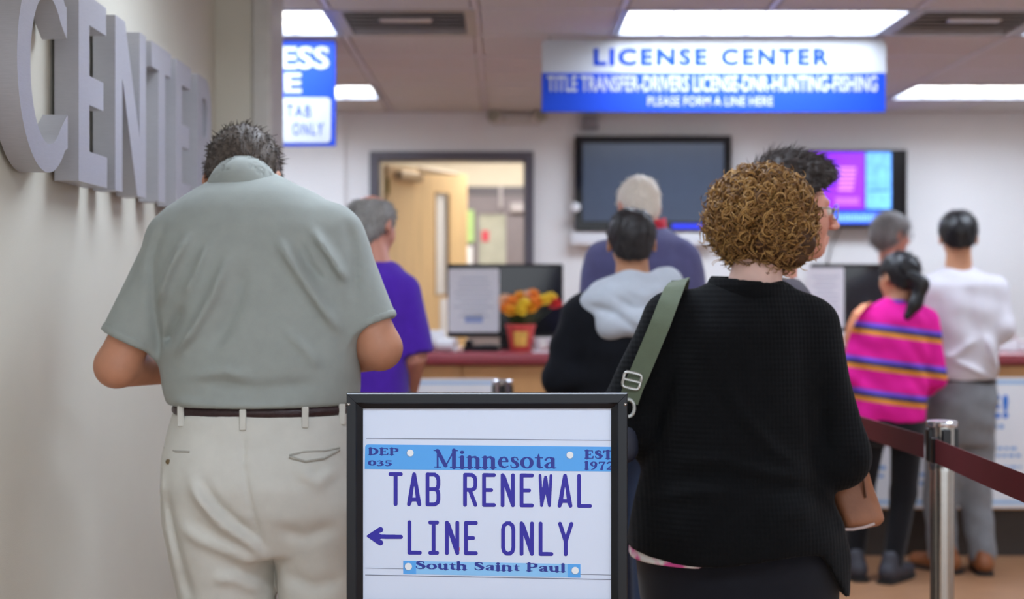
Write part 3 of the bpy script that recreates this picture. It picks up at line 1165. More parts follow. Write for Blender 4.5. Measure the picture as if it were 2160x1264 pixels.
FM = [flower_mesh(mat(n, c, 0.6, var=0.15, scale=60)) for n, c in
      (('petal_orange', (246, 142, 46)), ('petal_amber', (250, 170, 40)), ('petal_yellow', (246, 206, 54)), ('petal_peach', (240, 190, 150)), ('petal_red', (206, 40, 44)))]
for (px, py, k, dy) in ((1068, 648, 0, -0.01), (1066, 632, 3, 0.02), (1082, 634, 0, 0.0), (1095, 626, 1, 0.03), (1105, 640, 2, -0.03), (1112, 625, 3, 0.04), (1124, 622, 0, 0.0),
                        (1130, 636, 0, -0.02), (1098, 652, 2, -0.05), (1150, 632, 2, 0.0), (1163, 628, 2, 0.03), (1172, 640, 4, 0.01), (1080, 655, 1, -0.04), (1120, 648, 1, -0.03)):
    w = P(px, py, 7.25)
    o = link('flower', FM[k], fp, (w.x - fp.location.x, dy, w.z - ZT - 0.012), rot=(random.uniform(0.5, 1.0), 0, random.uniform(-0.6, 0.6)))
    o.scale = (1.35, 1.35, 1.35)
    MB().tube([(0.25 * (w.x - fp.location.x), dy * 0.3, 0.12), (w.x - fp.location.x, dy, w.z - ZT - 0.012)], 0.0025, 5).build('flower_stem', MATS['leaf_green'], fp)

# dark plant pot hint behind the flowers, small counter things
def bowl(px, py, r, hgt, label, m=M_white, Y=7.2):
    o = MB().lathe([(r * .5, 0), (r * .55, 0.006), (r, hgt), (r * .96, hgt), (r * .5, 0.012)], 24).build('bowl', m, None, (P(px, py, Y).x, Y, ZT), smooth=True)
    return tag(o, label, 'bowl')


bowl(1170, 722, 0.052, 0.065, 'white bowl on the counter right of the flower pot', Y=7.2)
bowl(1132, 720, 0.025, 0.06, 'small white cup between the flower pot and the bowl', Y=7.32)
pp = MB().box(-0.06, 0.06, -0.05, 0.05, 0, 0.004, 0.001).build('paper_stack', M_paper, None, (P(1148, 738, 7.08).x, 7.08, ZT))
tag(pp, 'thin white paper stack on the counter edge right of the flower pot', 'paper')


def roll(px, Y, r, ln, yaw, label):
    o = empty('paper_roll', (P(px, 0, Y).x, Y, ZT + r), label, 'paper roll', rz=yaw)
    b = MB()
    n = 20
    vs, fs = [], []
    for x in (-ln / 2, ln / 2):
        for rr in (r, r * 0.35):
            for k in range(n):
                a = 6.28318 * k / n
                vs.append((x, rr * math.cos(a), rr * math.sin(a)))
    for k in range(n):
        j = (k + 1) % n
        fs += [(k, j, 2 * n + j, 2 * n + k), (n + k, 3 * n + k, 3 * n + j, n + j), (k, n + k, n + j, j), (2 * n + k, 2 * n + j, 3 * n + j, 3 * n + k)]
    b.add(vs, fs).build('paper_wrap', M_white, o, smooth=True)
    MB().tube([(-ln / 2 - 0.001, 0, 0), (ln / 2 + 0.001, 0, 0)], r * 0.345, 14).build('core', mat('card_core', (206, 180, 160), 0.8), o, smooth=True)


roll(912, 7.28, 0.052, 0.12, 0.15, 'white paper roll on the counter, the larger of two near the purple shirt')
roll(944, 7.14, 0.034, 0.09, -0.5, 'smaller white paper roll on the counter below the open door')
ph = empty('desk_phone', (P(1015, 0, 7.22).x, 7.22, ZT), 'dark desk phone on the counter in front of the monitor', 'phone')
MB().box(-0.09, 0.09, -0.07, 0.09, 0, 0.03, 0.008).build('phone_body', M_black, ph)
MB().box(-0.085, -0.04, -0.08, 0.08, 0.03, 0.055, 0.01).build('handset', M_black, ph)
MB().box(0.0, 0.07, -0.03, 0.04, 0.03, 0.033).build('keypad', mat('keypad_grey', (90, 92, 98), 0.5), ph)
# right end of the counter
for (px, Y, w, d, hh, l) in ((2118, 7.25, 0.10, 0.12, 0.085, 'white paper box on the counter right of the man in the white shirt'),
                             (2156, 7.35, 0.09, 0.14, 0.05, 'low white tray on the counter at the right edge of the picture')):
    o = empty('paper_box', (P(px, 0, Y).x, Y, ZT), l, 'box')
    MB().box(-w / 2, w / 2, -d / 2, d / 2, 0, hh, 0.004).build('box_body', M_paper, o)
    MB().box(-w / 2 - 0.002, w / 2 + 0.002, -d / 2 - 0.002, d / 2 + 0.002, hh * 0.7, hh + 0.002, 0.003).build('box_lid', mat('box_lid_pale', (222, 214, 216), 0.5), o)

# ================================================================== STANCHIONS WITH BELT
M_belt = mat('belt_burgundy', (98, 30, 36), 0.6, var=0.05, bump=0.2, bscale=500)
M_pole = mat('post_steel', (186, 184, 178), 0.24, metal=0.95, var=0.03, scale=20, stretch=(1, 1, 6))
M_cap = mat('post_cap', (222, 224, 230), 0.2, metal=0.9)


def stanchion(X, Y, label, faces):
    s = empty('belt_post', (X, Y, 0), label, 'barrier post', 'chrome belt barrier posts')
    MB().lathe([(0.17, 0.0), (0.17, 0.012), (0.15, 0.022), (0.06, 0.035), (0.034, 0.05)], 36).build('base', M_pole, s, smooth=True)
    MB().lathe([(0.032, 0.04), (0.032, 0.86)], 28).build('pole', M_pole, s, smooth=True)
    MB().lathe([(0.0345, 0.835), (0.0345, 0.855), (0.033, 0.857)], 28).build('collar', M_pole, s, smooth=True)
    MB().lathe([(0.0335, 0.856), (0.0335, 0.955)], 28).build('cassette', M_pole, s, smooth=True)
    for a in range(4):
        an = a * math.pi / 2
        MB().box(-0.012, 0.012, -0.042, -0.028, 0.86, 0.95, 0.003).build('belt_slot', M_black, s, rot=(0, 0, an))
    MB().lathe([(0.040, 0.955), (0.041, 0.958), (0.041, 0.967), (0.038, 0.970)], 28).build('cap', M_cap, s, smooth=True)
    return s


BX = 1.19
stanchion(BX, 3.85, 'chrome belt post nearest the camera, at the right of the black cardigan', 0)
stanchion(BX, 6.25, 'chrome belt post hidden behind the woman in the black cardigan', 0)
stanchion(BX, 1.75, 'chrome belt post beside the camera, outside the right edge', 0)
stanchion((1060 - VX) * 5.65 / F, 5.65, 'chrome belt post between the purple shirt and the dark hooded jacket', 0)


def belt(x0, y0, x1, y1, z, label):
    o = empty('barrier_belt', ((x0 + x1) / 2, (y0 + y1) / 2, z), label, 'belt', 'burgundy barrier belts')
    n = 14
    vs, fs = [], []
    for i in range(n + 1):
        t = i / n
        sag = -0.012 * math.sin(math.pi * t)
        x, y = x0 + (x1 - x0) * t - o.location.x, y0 + (y1 - y0) * t - o.location.y
        for dx, dz in ((-0.0015, -0.032), (0.0015, -0.032), (0.0015, 0.032), (-0.0015, 0.032)):
            vs.append((x + dx, y, dz + sag))
    for i in range(n):
        for k in range(4):
            fs.append((4 * i + k, 4 * i + (k + 1) % 4, 4 * i + 4 + (k + 1) % 4, 4 * i + 4 + k))
    fs += [(0, 1, 2, 3), (4 * n, 4 * n + 3, 4 * n + 2, 4 * n + 1)]
    MB().add(vs, fs).build('webbing', M_belt, o)
    MB().box(x1 - o.location.x - 0.008, x1 - o.location.x + 0.008, y1 - o.location.y - 0.012, y1 - o.location.y + 0.012, -0.034, 0.034, 0.002).build('belt_clip', M_black, o)


belt(BX - 0.036, 3.9, BX - 0.036, 6.2, 0.895, 'burgundy belt running from the near post towards the counter')
belt(BX - 0.036, 1.8, BX - 0.036, 3.80, 0.895, 'burgundy belt running from the near post towards the camera')

# ================================================================== FLOOR SIGN: TAB RENEWAL LINE ONLY
YN = 2.857
SN = F / YN
fs_ = empty('floor_sign', ((1028 - VX) / SN, YN, 0), 'black framed floor sign reading TAB RENEWAL LINE ONLY', 'sign')


def nx(px):
    return (px - 1028) / SN


def nz(py):
    return ZC - (py - VY) / SN


M_fr = mat('sign_frame_black', (20, 23, 28), 0.32, metal=0.2, var=0.04, scale=50)
xo0, xo1, zo1, zo0 = nx(733), nx(1322), nz(828), nz(1297)
fw = 0.032


def bar(a, c, ia, ic):
    """mitred frame bar: outer edge a-c, inner edge ia-ic (x,z); profile with flat face and inner chamfer"""
    def mix(p, q, t):
        return (p[0] + (q[0] - p[0]) * t, p[1] + (q[1] - p[1]) * t)
    prof = [(0.0, 0.0), (0.0, -0.018), (0.06, -0.022), (0.58, -0.022), (0.66, -0.019), (1.0, -0.010), (1.0, 0.0)]
    vs, n = [], len(prof)
    for (o, i) in ((a, ia), (c, ic)):
        for t, y in prof:
            x, z = mix(o, i, t)
            vs.append((x, y, z))
    f = [(k, (k + 1) % n, n + (k + 1) % n, n + k) for k in range(n)] + [tuple(range(n)), tuple(range(2 * n - 1, n - 1, -1))]
    MB().add(vs, f).build('frame_bar', M_fr, fs_)


xi0, xi1, zi1, zi0 = xo0 + fw, xo1 - fw, zo1 - fw, zo0 + fw
g = 0.0006
bar((xo0, zo1), (xo1, zo1), (xi0 + g, zi1), (xi1 - g, zi1))
bar((xo0, zo0), (xo1, zo0), (xi0 + g, zi0), (xi1 - g, zi0))
bar((xo0, zo1 - g), (xo0, zo0 + g), (xi0, zi1 - g), (xi0, zi0 + g))
bar((xo1, zo1 - g), (xo1, zo0 + g), (xi1, zi1 - g), (xi1, zi0 + g))
MB().box(xo0 + 0.004, xo1 - 0.004, 0.0, 0.008, zo0 + 0.004, zo1 - 0.004).build('backing', M_black, fs_)
M_ins = mat('insert_white', (220, 231, 250), 0.28, var=0.008, scale=2)
ins = MB().box(xi0 - 0.002, xi1 + 0.002, -0.006, -0.001, zi0 - 0.002, zi1 + 0.002).build('insert_panel', M_ins, fs_)
MB().box(-0.018, 0.018, -0.002, 0.022, 0.03, zo0 + 0.02, 0.004).build('post', M_fr, fs_)
MB().box(-0.2, 0.2, -0.15, 0.15, 0.0, 0.014, 0.005).box(-0.04, 0.04, -0.03, 0.04, 0.013, 0.04, 0.004).build('base', M_fr, fs_)
for (px, py) in ((1317, 851), (738, 851)):
    MB().lathe([(0.003, 0), (0.003, 0.0015), (0.001, 0.003)], 10).build('frame_screw', M_chrome, fs_, (nx(px), -0.0215, nz(py)), rot=(math.radians(90), 0, 0))

SL = 0.010           # the print hangs slightly askew
YPR = -0.0063


def tilt(px, py, sl=SL):
    return nx(px), nz(py + (px - 770) * sl)


def flat(poly, m, name='print_shape', dy=0.0, sl=SL):
    pts = [tilt(x, y, sl) for x, y in poly]
    return MB().prism(pts, YPR - dy - 0.0003, YPR - dy).build(name, m, ins)


class Ink:
    """flat print: union of variable-width strokes, meshed cleanly"""

    def __init__(self, y):
        self.s = []
        self.y = y

    def stroke(self, pts, sx_, sy_, ox, oy, sl=SL, wscale=1.0, wx_=1.0):
        P_ = []
        for p in pts:
            X, Z = tilt(ox + p[0] * sx_, oy - p[1] * sy_, sl)
            P_.append((X, Z, p[2] * sy_ * wscale / 2 / SN))
        self.s.append((P_, wx_))

    def build(self, name, m, par, h=.00034):
        A = np.array([(p[0], p[1]) for st, _ in self.s for p in st])
        r = max(p[2] for st, _ in self.s for p in st) * 1.7 + .001
        t = .0004
        v = Vol((A[:, 0].min() - r, self.y - t - 2 * h, A[:, 1].min() - r), (A[:, 0].max() + r, self.y + 2 * h, A[:, 1].max() + r), h)
        for st, wx_ in self.s:
            seg = list(zip(st[:-1], st[1:])) if len(st) > 1 else [(st[0], st[0])]
            for a, c_ in seg:
                def f(x, y, z, a=a, c_=c_, wx_=wx_):
                    dx, dz = (c_[0] - a[0]) / wx_, c_[1] - a[1]
                    px_, pz_ = (x - a[0]) / wx_, z - a[1]
                    u = np.clip((px_ * dx + pz_ * dz) / (dx * dx + dz * dz + 1e-14), 0, 1)
                    d = np.sqrt((px_ - u * dx) ** 2 + (pz_ - u * dz) ** 2) - (a[2] + (c_[2] - a[2]) * u)
                    return np.maximum(d, np.abs(y - self.y + t / 2) - t / 2)
                R = max(a[2], c_[2]) * max(1, wx_)
                v.add(f, (min(a[0], c_[0]) - R, self.y - t, min(a[1], c_[1]) - R), (max(a[0], c_[0]) + R, self.y, max(a[1], c_[1]) + R), 0)
        V, Q = v.net()
        return link(name, mesh_np(name, V, Q, m), par)


M_nav = mat('print_navy', (42, 34, 164), 0.4, var=0.03)
M_nav2 = mat('print_dark_blue', (34, 50, 150), 0.4, var=0.03)
M_sky = mat('print_sky_blue', (86, 172, 246), 0.35, var=0.015)
M_sky2 = mat('print_pale_sky', (142, 204, 252), 0.35, var=0.015)
M_line = mat('print_hairline', (120, 126, 146), 0.5)
M_hole = mat('print_hole_white', (240, 243, 246), 0.4, var=0.01)

# plate-style lettering
hw = 0.132
PL = {
    'T': [[(0.0, 1), (1, 1)], [(.5, 1), (.5, 0)]],
    'A': [[(0, 0), (.5, 1), (1, 0)], [(.16, .16), (.84, .16)], [(.10, .08), (.3, .62)], [(.90, .08), (.7, .62)]],
    'B': [[(0, 0), (0, 1), (.65, 1), (.92, .93), (1, .82), (1, .66), (.93, .56), (.75, .51), (0, .51)], [(.75, .51), (.95, .44), (1, .34), (1, .16), (.92, .06), (.65, 0), (0, 0)]],
    'R': [[(0, 0), (0, 1), (.65, 1), (.92, .93), (1, .82), (1, .66), (.92, .55), (.65, .50), (0, .50)], [(.45, .50), (1, 0)]],
    'E': [[(1, 1), (0, 1), (0, 0), (1, 0)], [(0, .5), (.72, .5)]],
    'N': [[(0, 0), (0, 1), (1, 0), (1, 1)], [(.12, .95), (1, .08)]],
    'W': [[(0, 1), (.14, 0), (.5, .62), (.86, 0), (1, 1)], [(.5, .95), (.5, .5)], [(.14, .1), (.46, .9)], [(.86, .1), (.54, .9)], [(.1, .5), (.9, .5)]],
    'L': [[(0, 1), (0, 0), (1, 0)]],
    'I': [[(.5, 0), (.5, 1)], [(.14, 1), (.86, 1)], [(.14, 0), (.86, 0)]],
    'O': [[(0, .2), (0, .8), (.1, .93), (.35, 1), (.65, 1), (.9, .93), (1, .8), (1, .2), (.9, .07), (.65, 0), (.35, 0), (.1, .07), (0, .2)]],
    'Y': [[(0, 1), (.5, .42), (1, 1)], [(.5, .42), (.5, 0)]],
}


def plate_line(txt, ytop, hpx):
    for ch, x0, x1 in txt:
        b = Ink(YPR - 0.0001)
        r = hpx * hw / 2 * .86
        wch = 0.88 if ch == 'W' else 1.0
        for st in PL[ch]:
            pts = [(p[0], p[1], hw * wch * (0.85 if (ch == 'W' and i >= 0) else 1)) for i, p in enumerate(st)]
            b.stroke(pts, (x1 - x0 - 2 * r), (hpx - 2 * r), x0 + r, ytop + hpx - r)
        # stroke width is set against the inner height; close enough to the plate face
        b.build('plate_letter', M_nav, ins)


plate_line([('T', 820, 850), ('A', 859, 889), ('B', 898, 929), ('R', 977, 1007), ('E', 1017, 1046), ('N', 1056, 1086), ('E', 1096, 1126), ('W', 1135, 1166), ('A', 1176, 1207), ('L', 1217, 1248)], 995, 71)
plate_line([('L', 860, 890), ('I', 901, 929), ('N', 939, 969), ('E', 979, 1008), ('O', 1057, 1087), ('N', 1096, 1126), ('L', 1136, 1167), ('Y', 1177, 1209)], 1096, 72)
b = Ink(YPR - 0.0001)
b.stroke([(846, -1131.5, 9), (790, -1131, 9.5)], 1, 1, 0, 0, sl=0.004)
b.stroke([(776, -1130, 4), (803, -1116.5, 12)], 1, 1, 0, 0, sl=0.004)
b.stroke([(776, -1130, 4), (803, -1144, 12)], 1, 1, 0, 0, sl=0.004)
b.stroke([(777, -1130, 5), (799, -1131, 14)], 1, 1, 0, 0, sl=0.004)
b.build('printed_arrow', M_nav, ins)

# blue bands, holes, hairlines
flat([(771, 942), (773, 938), (777, 937), (1292, 937), (1292, 989), (770, 989)], M_sky, 'blue_band', 0.0)
SL2 = 0.021
flat([(851, 1180), (1224, 1180), (1224, 1208), (851, 1208)], M_sky2, 'blue_band', 0.0, sl=SL2)
for x0 in (851, 1197):
    flat([(x0, 1180), (x0 + 27, 1180), (x0 + 27, 1208), (x0, 1208)], M_sky, 'blue_corner', 0.0002, sl=SL2)
circ = lambda cx, cy, r: [(cx + r * math.cos(a), cy + r * math.sin(a)) for a in np.linspace(0, 2 * math.pi, 21)[:-1]]
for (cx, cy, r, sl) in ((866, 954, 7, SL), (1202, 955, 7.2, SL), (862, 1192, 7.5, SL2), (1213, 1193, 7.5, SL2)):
    flat(circ(cx - 0.6, cy + 0.8, r + 1), mat('hole_shadow', (110, 160, 214), 0.5), 'hole_shade', 0.0004, sl)  # shadow edge of the printed hole, drawn as an offset darker disc
    flat(circ(cx, cy, r), M_hole, 'screw_hole', 0.0006, sl)
flat([(773, 923.6), (1292, 923.6), (1292, 925), (773, 925)], M_line, 'hairline', 0.0, 0.008)
flat([(771, 1196.6), (851, 1196.6), (851, 1197.6), (771, 1197.6)], M_line, 'hairline', 0.0, 0.02)
flat([(1224, 1201), (1292, 1201), (1292, 1202), (1224, 1202)], M_line, 'hairline', 0.0, 0.02)
flat([(771, 1211), (1292, 1211), (1292, 1212.6), (771, 1212.6)], M_line, 'hairline', 0.0, 0.019)
flat([(968.5, 1152), (970, 1152), (970.5, 1158), (969, 1159)], mat('pen_mark', (236, 150, 130), 0.6), 'pen_mark', 0.0)


# serif lettering made of variable strokes
def ring(cx, cy, rx, ry, tk, tn, n=18):
    return [(cx + rx * math.cos(a), cy + ry * math.sin(a), tn + (tk - tn) * abs(math.cos(a)) ** 1.5) for a in np.linspace(0, 2 * math.pi, n + 1)]


ST, TH, SF = 0.16, 0.06, 0.055
GL = {
    'M': (1.10, [[(.16, 0, .07), (.16, 1, .07)], [(.15, .97, ST), (.52, .10, ST)], [(.52, .08, .06), (.90, .97, .06)], [(.90, 1, ST), (.90, 0, ST)],
                 [(.03, .025, SF), (.30, .025, SF)], [(.74, .025, SF), (1.06, .025, SF)], [(.0, .975, SF), (.2, .975, SF)], [(.88, .975, SF), (1.06, .975, SF)]]),
    'i': (.36, [[(.17, 0, ST), (.17, .62, ST)], [(.03, .025, SF), (.31, .025, SF)], [(.04, .60, SF), (.17, .625, SF)], [(.17, .88, .17)]]),
    'n': (.70, [[(.15, 0, ST), (.15, .62, ST)], [(.15, .50, .06), (.28, .61, .08), (.40, .625, .11), (.50, .52, ST)], [(.51, .52, ST), (.51, 0, ST)],
                [(.02, .025, SF), (.28, .025, SF)], [(.38, .025, SF), (.65, .025, SF)], [(.03, .60, SF), (.15, .625, SF)]]),
    'e': (.56, [[(.12, .36, .05), (.46, .38, .05)], [(.46, .40, .11), (.42, .55, .10), (.31, .635, .06), (.17, .56, .11), (.11, .34, ST), (.16, .13, .13), (.32, .03, .08), (.50, .13, .04)]]),
    's': (.48, [[(.38, .48, .05), (.34, .60, .05), (.22, .635, .06), (.12, .56, .11), (.15, .43, .14), (.29, .32, .15), (.37, .20, .14), (.33, .07, .09), (.2, .02, .06), (.08, .07, .05), (.06, .18, .05)]]),
    'o': (.64, [ring(.31, .325, .22, .30, ST, .06)]),
    't': (.42, [[(.2, .82, .04), (.2, .62, .12), (.2, .16, ST), (.25, .05, .10), (.38, .07, .05)], [(.05, .61, SF), (.38, .61, SF)]]),
    'a': (.60, [[(.10, .50, .10), (.16, .60, .06), (.29, .64, .06), (.41, .55, ST)], [(.42, .55, ST), (.42, .1, ST), (.48, .03, .08), (.57, .05, .04)],
                [(.42, .38, .05), (.22, .31, .08), (.12, .17, .15), (.17, .05, .10), (.29, .04, .06), (.42, .14, .06)]]),
    'u': (.70, [[(.16, .62, ST), (.16, .2, ST), (.22, .06, .11), (.34, .04, .08), (.50, .15, .06)], [(.51, .62, ST), (.51, .0, ST)], [(.03, .605, SF), (.16, .605, SF)], [(.38, .605, SF), (.5, .605, SF)], [(.5, .025, SF), (.66, .025, SF)]]),
    'h': (.70, [[(.15, 0, ST), (.15, .98, ST)], [(.15, .50, .06), (.28, .61, .08), (.40, .625, .11), (.50, .52, ST)], [(.51, .52, ST), (.51, 0, ST)],
                [(.02, .025, SF), (.28, .025, SF)], [(.38, .025, SF), (.65, .025, SF)], [(.03, .97, SF), (.15, .975, SF)]]),
    'l': (.36, [[(.17, 0, ST), (.17, .98, ST)], [(.03, .025, SF), (.31, .025, SF)], [(.04, .97, SF), (.17, .975, SF)]]),
    'S': (.68, [[(.52, .74, .06), (.48, .92, .06), (.31, .97, .08), (.15, .86, .14), (.18, .66, .18), (.38, .50, .20), (.53, .32, .18), (.48, .10, .12), (.28, .02, .07), (.11, .10, .06), (.08, .28, .06)]]),
    'P': (.74, [[(.18, 0, ST), (.18, 1, ST)], [(.18, .96, .06), (.45, .96, .08), (.60, .84, .15), (.60, .62, .15), (.45, .49, .08), (.18, .48, .06)], [(.03, .03, SF), (.36, .03, SF)], [(.03, .97, SF), (.2, .97, SF)]]),
    'D': (.88, [[(.18, 0, ST), (.18, 1, ST)], [(.18, .96, .07), (.45, .95, .09), (.66, .75, .16), (.69, .5, .18), (.66, .25, .16), (.45, .05, .09), (.18, .04, .07)], [(.03, .03, SF), (.3, .03, SF)], [(.03, .97, SF), (.3, .97, SF)]]),
    'E': (.78, [[(.18, 0, ST), (.18, 1, ST)], [(.03, .96, .07), (.60, .96, .07), (.62, .76, .07)], [(.18, .5, .06), (.44, .5, .06)], [(.45, .6, .06), (.45, .4, .06)], [(.03, .04, .07), (.64, .04, .07), (.67, .27, .07)]]),
    'T': (.82, [[(.39, 0, ST), (.39, 1, ST)], [(.05, .74, .07), (.06, .96, .07), (.72, .96, .07), (.73, .74, .07)], [(.22, .03, SF), (.56, .03, SF)]]),
    '0': (.74, [ring(.35, .40, .24, .33, .20, .09)]),
    '3': (.70, [[(.08, .66, .10), (.28, .75, .08), (.46, .62, .16), (.38, .46, .12), (.22, .40, .08)], [(.22, .40, .08), (.46, .34, .14), (.52, .16, .18), (.38, .02, .10), (.18, -.02, .08), (.07, .05, .10)]]),
    '5': (.70, [[(.14, .74, .10), (.54, .74, .12)], [(.14, .74, .08), (.13, .42, .08)], [(.13, .42, .08), (.36, .44, .12), (.52, .26, .18), (.42, .06, .12), (.22, -.02, .08), (.08, .06, .10)]]),
    '1': (.52, [[(.24, .02, .2), (.24, .95, .2)], [(.06, .90, .06), (.24, .97, .07)], [(.05, .03, SF), (.43, .03, SF)]]),
    '9': (.72, [ring(.33, .68, .20, .26, .17, .07), [(.53, .66, .16), (.50, .36, .15), (.36, .10, .10), (.14, .0, .07)]]),
    '7': (.68, [[(.08, .74, .07), (.10, .92, .10), (.56, .92, .10)], [(.56, .92, .07), (.36, .5, .12), (.28, .02, .18)]]),
    '2': (.72, [[(.10, .76, .12), (.22, .94, .09), (.42, .93, .12), (.54, .74, .17), (.44, .48, .13), (.22, .22, .09), (.10, .08, .09)], [(.10, .06, .12), (.56, .06, .12), (.60, .22, .07)]]),
    ' ': (.36, []),
}


def serif(txt, x0, x1, ybase, cap, m, weight=1.0, sl=SL, name='lettering'):
    tot = sum(GL[c][0] for c in txt)
    s = (x1 - x0) / tot
    b = Ink(YPR - 0.0003)
    x = x0
    for c in txt:
        w, st = GL[c]
        for p in st:
            b.stroke(p, s, cap, x, ybase, sl, weight, min(max(s / cap, 0.7), 1.6))
        x += w * s
    b.build(name, m, ins)


serif('Minnesota', 916, 1174, 984.2, 37, M_nav2, 1.15)
serif('DEP', 777, 842, 958.5, 14, M_nav2, 1.75)
serif('035', 777, 829, 981.5, 14, M_nav2, 1.45)
serif('EST', 1233, 1293, 962, 17, M_nav2, 1.65)
serif('1972', 1231, 1296, 985, 17, M_nav2, 1.3)
serif('South Saint Paul', 876, 1194, 1196.5, 16.5, M_nav2, 1.7, sl=SL2)

# ================================================================== PEOPLE
def rotm(yaw=0, pitch=0, roll=0):
    """columns = local axes; yaw about z (0 faces +Y), pitch > 0 bows forward"""
    m = Matrix.Rotation(math.radians(yaw), 3, 'Z') @ Matrix.Rotation(math.radians(-pitch), 3, 'X') @ Matrix.Rotation(math.radians(roll), 3, 'Y')
    return np.array(m)


def head_sdf(x, y, z, ears=True):
    ax = np.abs(x)
    d = ell(x, y, z, (0, -.012, .03), (.075, .097, .085))
    d = smin(d, ell(x, y, z, (0, .028, -.035), (.058, .066, .083)), .03)
    d = smin(d, ell(x, y, z, (0, .068, -.09), (.026, .022, .02)), .03)
    d = smin(d, ell(ax, y, z, (.036, .06, -.026), (.024, .024, .03)), .02)
    d = smin(d, ell(x, y, z, (0, .082, .027), (.046, .014, .011)), .015)
    d = smax(d, -ell(ax, y, z, (.031, .103, .006), (.017, .014, .011)), .012)
    d = smin(d, rcone(x, y, z, (0, .096, .014), (0, .121, -.028), .007, .0115), .012)
    d = smin(d, ell(ax, y, z, (.011, .108, -.033), (.008, .010, .007)), .008)
    d = smin(d, ell(x, y, z, (0, .0935, -.0595), (.022, .012, .0055)), .006)
    d = smin(d, ell(x, y, z, (0, .0915, -.0715), (.018, .012, .0065)), .006)
    if ears:
        e = ell(ax, y, z, (.080, -.010, -.004), (.010, .020, .032))
        e = smax(e, -ell(ax, y, z, (.092, -.004, .002), (.009, .010, .017)), .006)
        d = smin(d, e, .010)
    return d


_hand = {}


def hand_mesh():
    """right hand: wrist at origin, fingers along +x, palm towards -z, thumb on +y"""
    if 'v' in _hand:
        return _hand['v'], _hand['q']
    v = Vol((-.05, -.075, -.085), (.21, .10, .05), .0035)
    v.rc((-.04, 0, 0), (.02, 0, 0), .025, .024, .01)
    v.add(lambda x, y, z: ell(x, y, z, (.052, .0, -.002), (.056, .043, .018)), (0, -.045, -.02), (.11, .045, .02), .015)
    for i, (yy, L, a) in enumerate(((.032, .066, .22), (.011, .074, .25), (-.011, .070, .32), (-.031, .056, .42))):
        base = np.array((.092 - .006 * abs(i - 1.2), yy * .95, .0))
        ang = 0.0
        p = base
        for sgm, fr in enumerate((.45, .32, .25)):
            ang += a * (1.2 if sgm else 0.8)
            q = p + np.array((math.cos(ang), yy * .9 * .35, -math.sin(ang))) * L * fr * 1.15
            r0 = .0092 - .0009 * sgm - (.001 if i == 3 else 0)
            v.rc(p, q, r0, r0 - .0008, .004 if sgm else .010)
            p = q
    v.rc((.02, .03, -.008), (.05, .058, -.02), .014, .012, .012)
    v.rc((.05, .058, -.02), (.082, .062, -.03), .0115, .009, .004)
    _hand['v'], _hand['q'] = v.net()
    return _hand['v'], _hand['q']


SKIN = {}


def skin(name, rgb):
    m = mat(name, rgb, 0.5, var=0.07, scale=25, bump=0.08, bscale=400)
    b = m.node_tree.nodes['Principled BSDF']
    b.inputs['Subsurface Weight'].default_value = 0.08
    b.inputs['Subsurface Radius'].default_value = (0.01, 0.004, 0.002)
    return m


